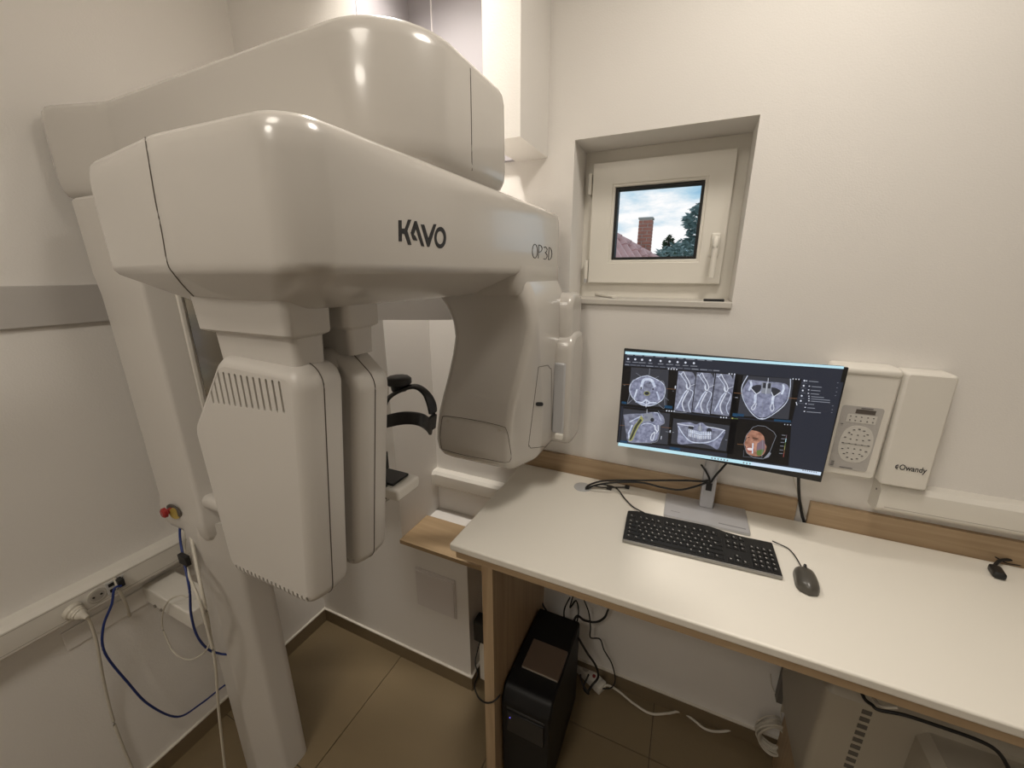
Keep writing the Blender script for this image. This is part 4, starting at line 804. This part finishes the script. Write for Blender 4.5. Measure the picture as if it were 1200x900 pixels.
text('lettering', 'Owandy', (.6095, oy, 1.345), (1, 0, 0), (0, 0, 1), .0245, INK, ow, width=.060)
b_ = bmesh.new(); addtube(b_, [Vector((.607 - .006 * math.cos(t), oy - .0002, 1.3520 + .0065 * math.sin(t))) for t in [-1.4 + k_ * .28 for k_ in range(11)]], .0016, 6); addtube(b_, [Vector((.602, oy - .0002, 1.3495)), Vector((.6075, oy - .0002, 1.353))], .0011, 6)
bmo('emblem', b_, mat('emblem_grey', (.08, .075, .08), .5), ow)
# cable end at the right of the desk
pe = P(1167, 668, z=DZ + .012)
ip = thing('power_lead_end', 'black appliance plug with its cable lying at the right end of the desk', 'plug', (pe.x, pe.y, DZ))
box('plug_body', pe.x - .013, pe.x + .013, pe.y - .030, pe.y + .018, DZ + .001, DZ + .020, BLACK, ip, bev=.006, seg=3, rot=(-12, 'Z'))
tube('cable', [pe + Vector((0, .012, 0)), P(1172, 657, z=DZ + .018), P(1185, 656, z=DZ + .015), P(1205, 656, z=DZ + .012), P(1240, 658, z=DZ + .006)], .0042, BLACKM, ip)
cable('thin_desk_wire', [P(1153, 649, z=DZ + .012), P(1165, 652, z=DZ + .016), P(1180, 660, z=DZ + .006), P(1205, 664, z=DZ + .004)], .0016, BLACKM, 'thin dark wire behind the black plug on the desk')
# ================================================================ PC TOWER
PCB = mat('pc_black', (.005, .005, .0055), .5, spec=.3); pcx0, pcx1, pcy0, pcy1, pcz = -.470, -.284, .945, 1.345, .452
pc = thing('pc_tower', 'black computer tower under the desk beside the oak panel', 'computer', (-.377, 1.145, 0))
pf = rpoly([(pcy0 + .012, .012, .01), (pcy1, .012, .006), (pcy1, pcz, .008), (pcy0 + .03, pcz, .03), (pcy0, pcz - .05, .05)], 6)
loft('case', [(pcx0, inset(pf, .006)), (pcx0 + .006, pf), (pcx1 - .006, pf), (pcx1, inset(pf, .006))], PCB, pc, axis='X', angle=40)
for x in (pcx0 + .02, pcx1 - .045):
    for y in (pcy0 + .05, pcy1 - .06): box('foot', x, x + .025, y, y + .03, 0, .013, BLACKM, pc)
fd = box('front_door', pcx0 + .025, pcx1 - .02, pcy0 - .005, pcy0 + .012, .275, .372, mat('pc_gloss', (.008, .008, .009), .35), pc, bev=.004)
box('door_lip', pcx0 + .022, pcx1 - .018, pcy0 - .002, pcy0 + .018, .378, .388, mat('pc_lip', (.025, .025, .026), .4), pc, bev=.003)
LED = mat('led_white', (.6, .6, .65), .3, emit=(.6, .65, .8)); LEDB = mat('led_blue', (.05, .05, .2), .3, emit=(.12, .10, .8))
box('led', -.415, -.411, pcy0 + .008, pcy0 + .014, .405, .409, LED, pc); box('led', -.380, -.377, pcy0 + .008, pcy0 + .014, .404, .407, LED, pc); box('power_led', -.435, -.431, pcy0 - .0065, pcy0 - .004, .345, .349, LEDB, pc)
dv = thing('external_drive', 'flat bronze external drive lying on the computer tower', 'drive', (-.362, 1.115, pcz))
box('drive_body', -.435, -.290, 1.052, 1.180, pcz, pcz + .012, mat('drive_bronze', (.16, .115, .085), .35, metal=.4), dv, bev=.003)
box('drive_front', -.432, -.293, 1.0505, 1.0535, pcz + .006, pcz + .0105, mat('drive_edge', (.65, .60, .52), .25, metal=.6), dv)
# cables behind the PC
def pcc(lst, r, lab, name='computer_cable', m=BLACKM): return cable(name, lst, r, m, lab)
pcc([P(633, 690, y=1.40), P(634, 703, y=1.40), P(640, 715, y=1.39), P(650, 726, y=1.37), P(658, 735, y=1.355)], .004, 'black cable arching down to the back left corner of the computer')
pcc([P(668, 700, y=1.42), P(662, 712, y=1.40), P(661, 722, y=1.38), P(664, 735, y=1.36)], .0035, 'short black cable at the back of the computer, leftmost of the bundle')
pcc([P(672, 697, y=1.42), P(668, 712, y=1.40), P(675, 704, y=1.40), P(678, 716, y=1.39), P(676, 730, y=1.36)], .0032, 'black looping cable in the middle of the bundle behind the computer')
pcc([P(684, 702, y=1.43), P(690, 718, y=1.42), P(692, 735, y=1.41), P(692, 747, y=1.41), P(703, 749, y=1.42), P(708, 762, y=1.43), P(717, 778, y=1.44), P(721, 797, y=1.44), P(716, 806, y=1.42), P(706, 807, y=1.40)], .003, 'thin black cable kinking down behind the computer to the power strip')
pcc([P(713, 714, y=1.44), P(708, 724, y=1.43), P(698, 729, y=1.42), P(685, 727, y=1.40), P(676, 722, y=1.37), P(670, 735, y=1.355)], .005, 'thick black cable curving right from the computer back to the desk underside')
pcc([P(678, 748, y=1.30), P(688, 765, y=1.33), P(698, 780, y=1.37), P(701, 793, y=1.38), P(694, 803, y=1.36), P(688, 812, y=1.34)], .005, 'black power cable looping over the white power strip')
pcc([P(690, 790, y=1.36), P(684, 806, y=1.32), P(690, 813, y=1.30), P(682, 800, y=1.31), P(680, 790, y=1.33)], .004, 'tangled black cable beside the computer on the floor')
# power strip and white lead
ps = thing('power_strip', 'white power strip with red switch on the floor behind the computer', 'power strip', P(694, 792, z=.05))
psA = P(680, 778, z=.035); psB = P(705, 803, z=.035); dd = (psB - psA); 
bm = bmesh.new(); addbox(bm, -.10, .075, -.027, .027, 0, .042, .006); ang = math.atan2(dd.y, dd.x); bmesh.ops.rotate(bm, verts=bm.verts, cent=(0, 0, 0), matrix=Matrix.Rotation(ang, 3, 'Z')); bmesh.ops.translate(bm, verts=bm.verts, vec=((psA + psB) / 2).xyz - Vector((0, 0, ((psA + psB) / 2).z))); bmo('strip_body', bm, WHITEP, ps, smooth=True, angle=40)
u_ = Vector((math.cos(ang), math.sin(ang), 0)); cpt = (psA + psB) / 2; cpt.z = .042
for t_ in (-.07, -.03): lathe('outlet', [(.017, 0), (.017, .0015)], cpt + u_ * t_, mat('outlet_grey', (.45, .42, .38), .5), ps, 18)
lathe('switch', [(.008, 0), (.008, .004)], cpt + u_ * .02, mat('switch_red', (.30, .03, .03), .4), ps, 12)
tube('lead', [cpt + u_ * .07 + Vector((0, 0, -.02)), P(712, 803, z=.03), P(725, 810, z=.02), P(742, 824, z=.01), P(762, 836, z=.007), P(782, 836, z=.007), P(798, 834, z=.008), P(812, 843, z=.007), P(828, 855, z=.007), P(848, 857, z=.01), P(868, 851, z=.05), P(885, 848, z=.09)], .0052, WCABLE, ps)
# coil of white cable
cc0 = P(905, 862, y=1.43); cl = thing('cable_coil', 'coil of white cable hanging low on the wall under the desk', 'cable coil', (cc0.x, 1.43, cc0.z - .07))
for i in range(11):
    rnd2 = random.Random(i + 40); rx = rnd2.uniform(.036, .060); rz = rnd2.uniform(.060, .082); ox, oz, oyy = rnd2.uniform(-.006, .006), rnd2.uniform(-.008, .008), rnd2.uniform(-.022, .022)
    tube('loop', [(cc0.x + ox + rx * math.cos(t), 1.43 + oyy + .008 * math.sin(2 * t), cc0.z + oz + rz * math.sin(t)) for t in [2 * math.pi * k_ / 16 for k_ in range(17)]], .0035, WCABLE, cl, k=3, n=6)
cable('thin_wall_wire', [P(903, 790, y=1.47), P(905, 805, y=1.47), P(912, 816, y=1.47), P(922, 823, y=1.465), P(927, 824, y=1.46), P(925, 820, y=1.46), P(918, 823, y=1.465), P(915, 840, y=1.45), P(922, 855, y=1.42), P(935, 863, y=1.36)], .002, WCABLE, 'thin white wire hanging on the wall above the cable coil')
# small adapter behind the oak panel
ad = thing('black_adapter', 'black adapter box in the gap left of the oak panel', 'adapter', (-.70, 1.24, .26))
box('adapter_body', -.735, -.665, 1.20, 1.26, .285, .40, BLACK, ad, bev=.008)
tube('cable', [(-.70, 1.20, .30), P(557, 775, y=1.16), P(560, 790, y=1.10), P(556, 803, y=1.04), P(560, 816, y=.93), P(568, 823, y=.896), P(576, 823, y=.892), P(582, 819, y=.895), P(586, 814, y=.915)], .003, BLACKM, ad)
box('white_bracket', -.715, -.68, 1.215, 1.25, .05, .285, WHITEP, ad, bev=.004)
# ================================================================ APPLIANCE UNDER THE DESK, RIGHT
APB = mat('beige_casing', (.40, .36, .29), .45)
ap = thing('film_processor', 'bulky beige appliance with vent slots under the right end of the desk', 'appliance', (.78, 1.22, .42))
pa = rpoly([(.462, 1.10, .02), (1.30, 1.10, .02), (1.30, 1.44, .02), (.462, 1.44, .02)], 4); pb = rpoly([(.520, 1.02, .02), (1.26, 1.02, .02), (1.26, 1.40, .02), (.520, 1.40, .02)], 4)
body = loft('casing', [(.30, inset(pa, .03)), (.46, pa), (.78, pa), (.80, inset(pa, .02))], APB, ap, angle=30)
pfx = rpoly([(.66, .985, .02), (1.22, .985, .02), (1.22, 1.12, .02), (.66, 1.12, .02)], 4)
loft('front_section', [(.30, inset(pfx, .02)), (.34, pfx), (.74, pfx), (.765, inset(pfx, .02))], APB, ap, angle=30)
vg = mat('vent_dark', (.11, .10, .085), .7)
for i in range(16): box('vent_slot', .545, .566, 1.0985, 1.1005, .36 + i * .026, .374 + i * .026, vg, ap)
CLR = mat('clear_bag', (.55, .50, .42), .18, spec=.7, alpha=.45)
def bag():
    vv = []; ff = []; nx, ny = 22, 16; r2 = random.Random(5)
    for j in range(ny + 1):
        for i in range(nx + 1):
            u, v = i / nx, j / ny; x = .70 + u * .48; z = .775 - v * .40
            y = .975 - .03 * math.sin(u * 5 + v * 3) * v - .012 * math.sin(u * 13 - v * 7) - .02 * v
            vv.append((x + .02 * math.sin(v * 6), y, z - .03 * math.sin(u * 3)))
    for j in range(ny):
        for i in range(nx): a = j * (nx + 1) + i; ff.append((a, a + 1, a + nx + 2, a + nx + 1))
    o = mesh('plastic_bag', vv, ff, CLR, smooth=True, angle=180); tag(o, 'crumpled clear plastic sheet hanging over the beige appliance', 'plastic sheet')
    md = o.modifiers.new('thickness', 'SOLIDIFY'); md.thickness = .0012
bag()
cable('appliance_cable', [P(1010, 812, y=1.05), P(1014, 820, y=.99), P(1022, 826, y=.965), P(1030, 832, y=.955), P(1060, 838, y=.95), P(1100, 851, y=.95), P(1140, 865, y=.95), P(1163, 876, y=.95), P(1175, 888, y=.95), P(1184, 905, y=.95)], .004, BLACKM, 'black cable lying along the top of the clear plastic sheet')
cable('appliance_white_lead', [P(1024, 818, y=1.0), P(1030, 826, y=.97), P(1038, 829, y=.955), P(1052, 829, y=.95)], .003, WCABLE, 'short white lead beside the black cable under the desk edge')
wc = thing('wooden_stand', 'wooden stand under the beige appliance', 'stand', (.86, 1.25, 0))
box('side_board', .505, .53, 1.08, 1.44, 0, .298, OAKZ, wc); box('side_board', 1.25, 1.28, 1.08, 1.44, 0, .298, OAKZ, wc); box('top_board', .53, 1.25, 1.08, 1.44, .27, .298, OAK, wc)
gp = box('cable_riser', .472, .56, 1.442, 1.474, .30, .98, mat('dark_grey_panel', (.16, .15, .135), .5)); tag(gp, 'narrow dark grey riser standing between appliance and wall', 'riser')
# ---------------------------------------------------------------- groups of repeats
for o in scn.objects:
    if o.parent is None:
        for key_, grp in (('computer_cable', 'cables behind the computer tower'), ('back_board', 'oak upstand boards behind the desk'), ('cable_trunking', 'white cable trunkings on the walls'), ('ceiling_or_fill_lamp', 'round ceiling lamps')):
            if o.name.split('.')[0] == key_: o['group'] = grp
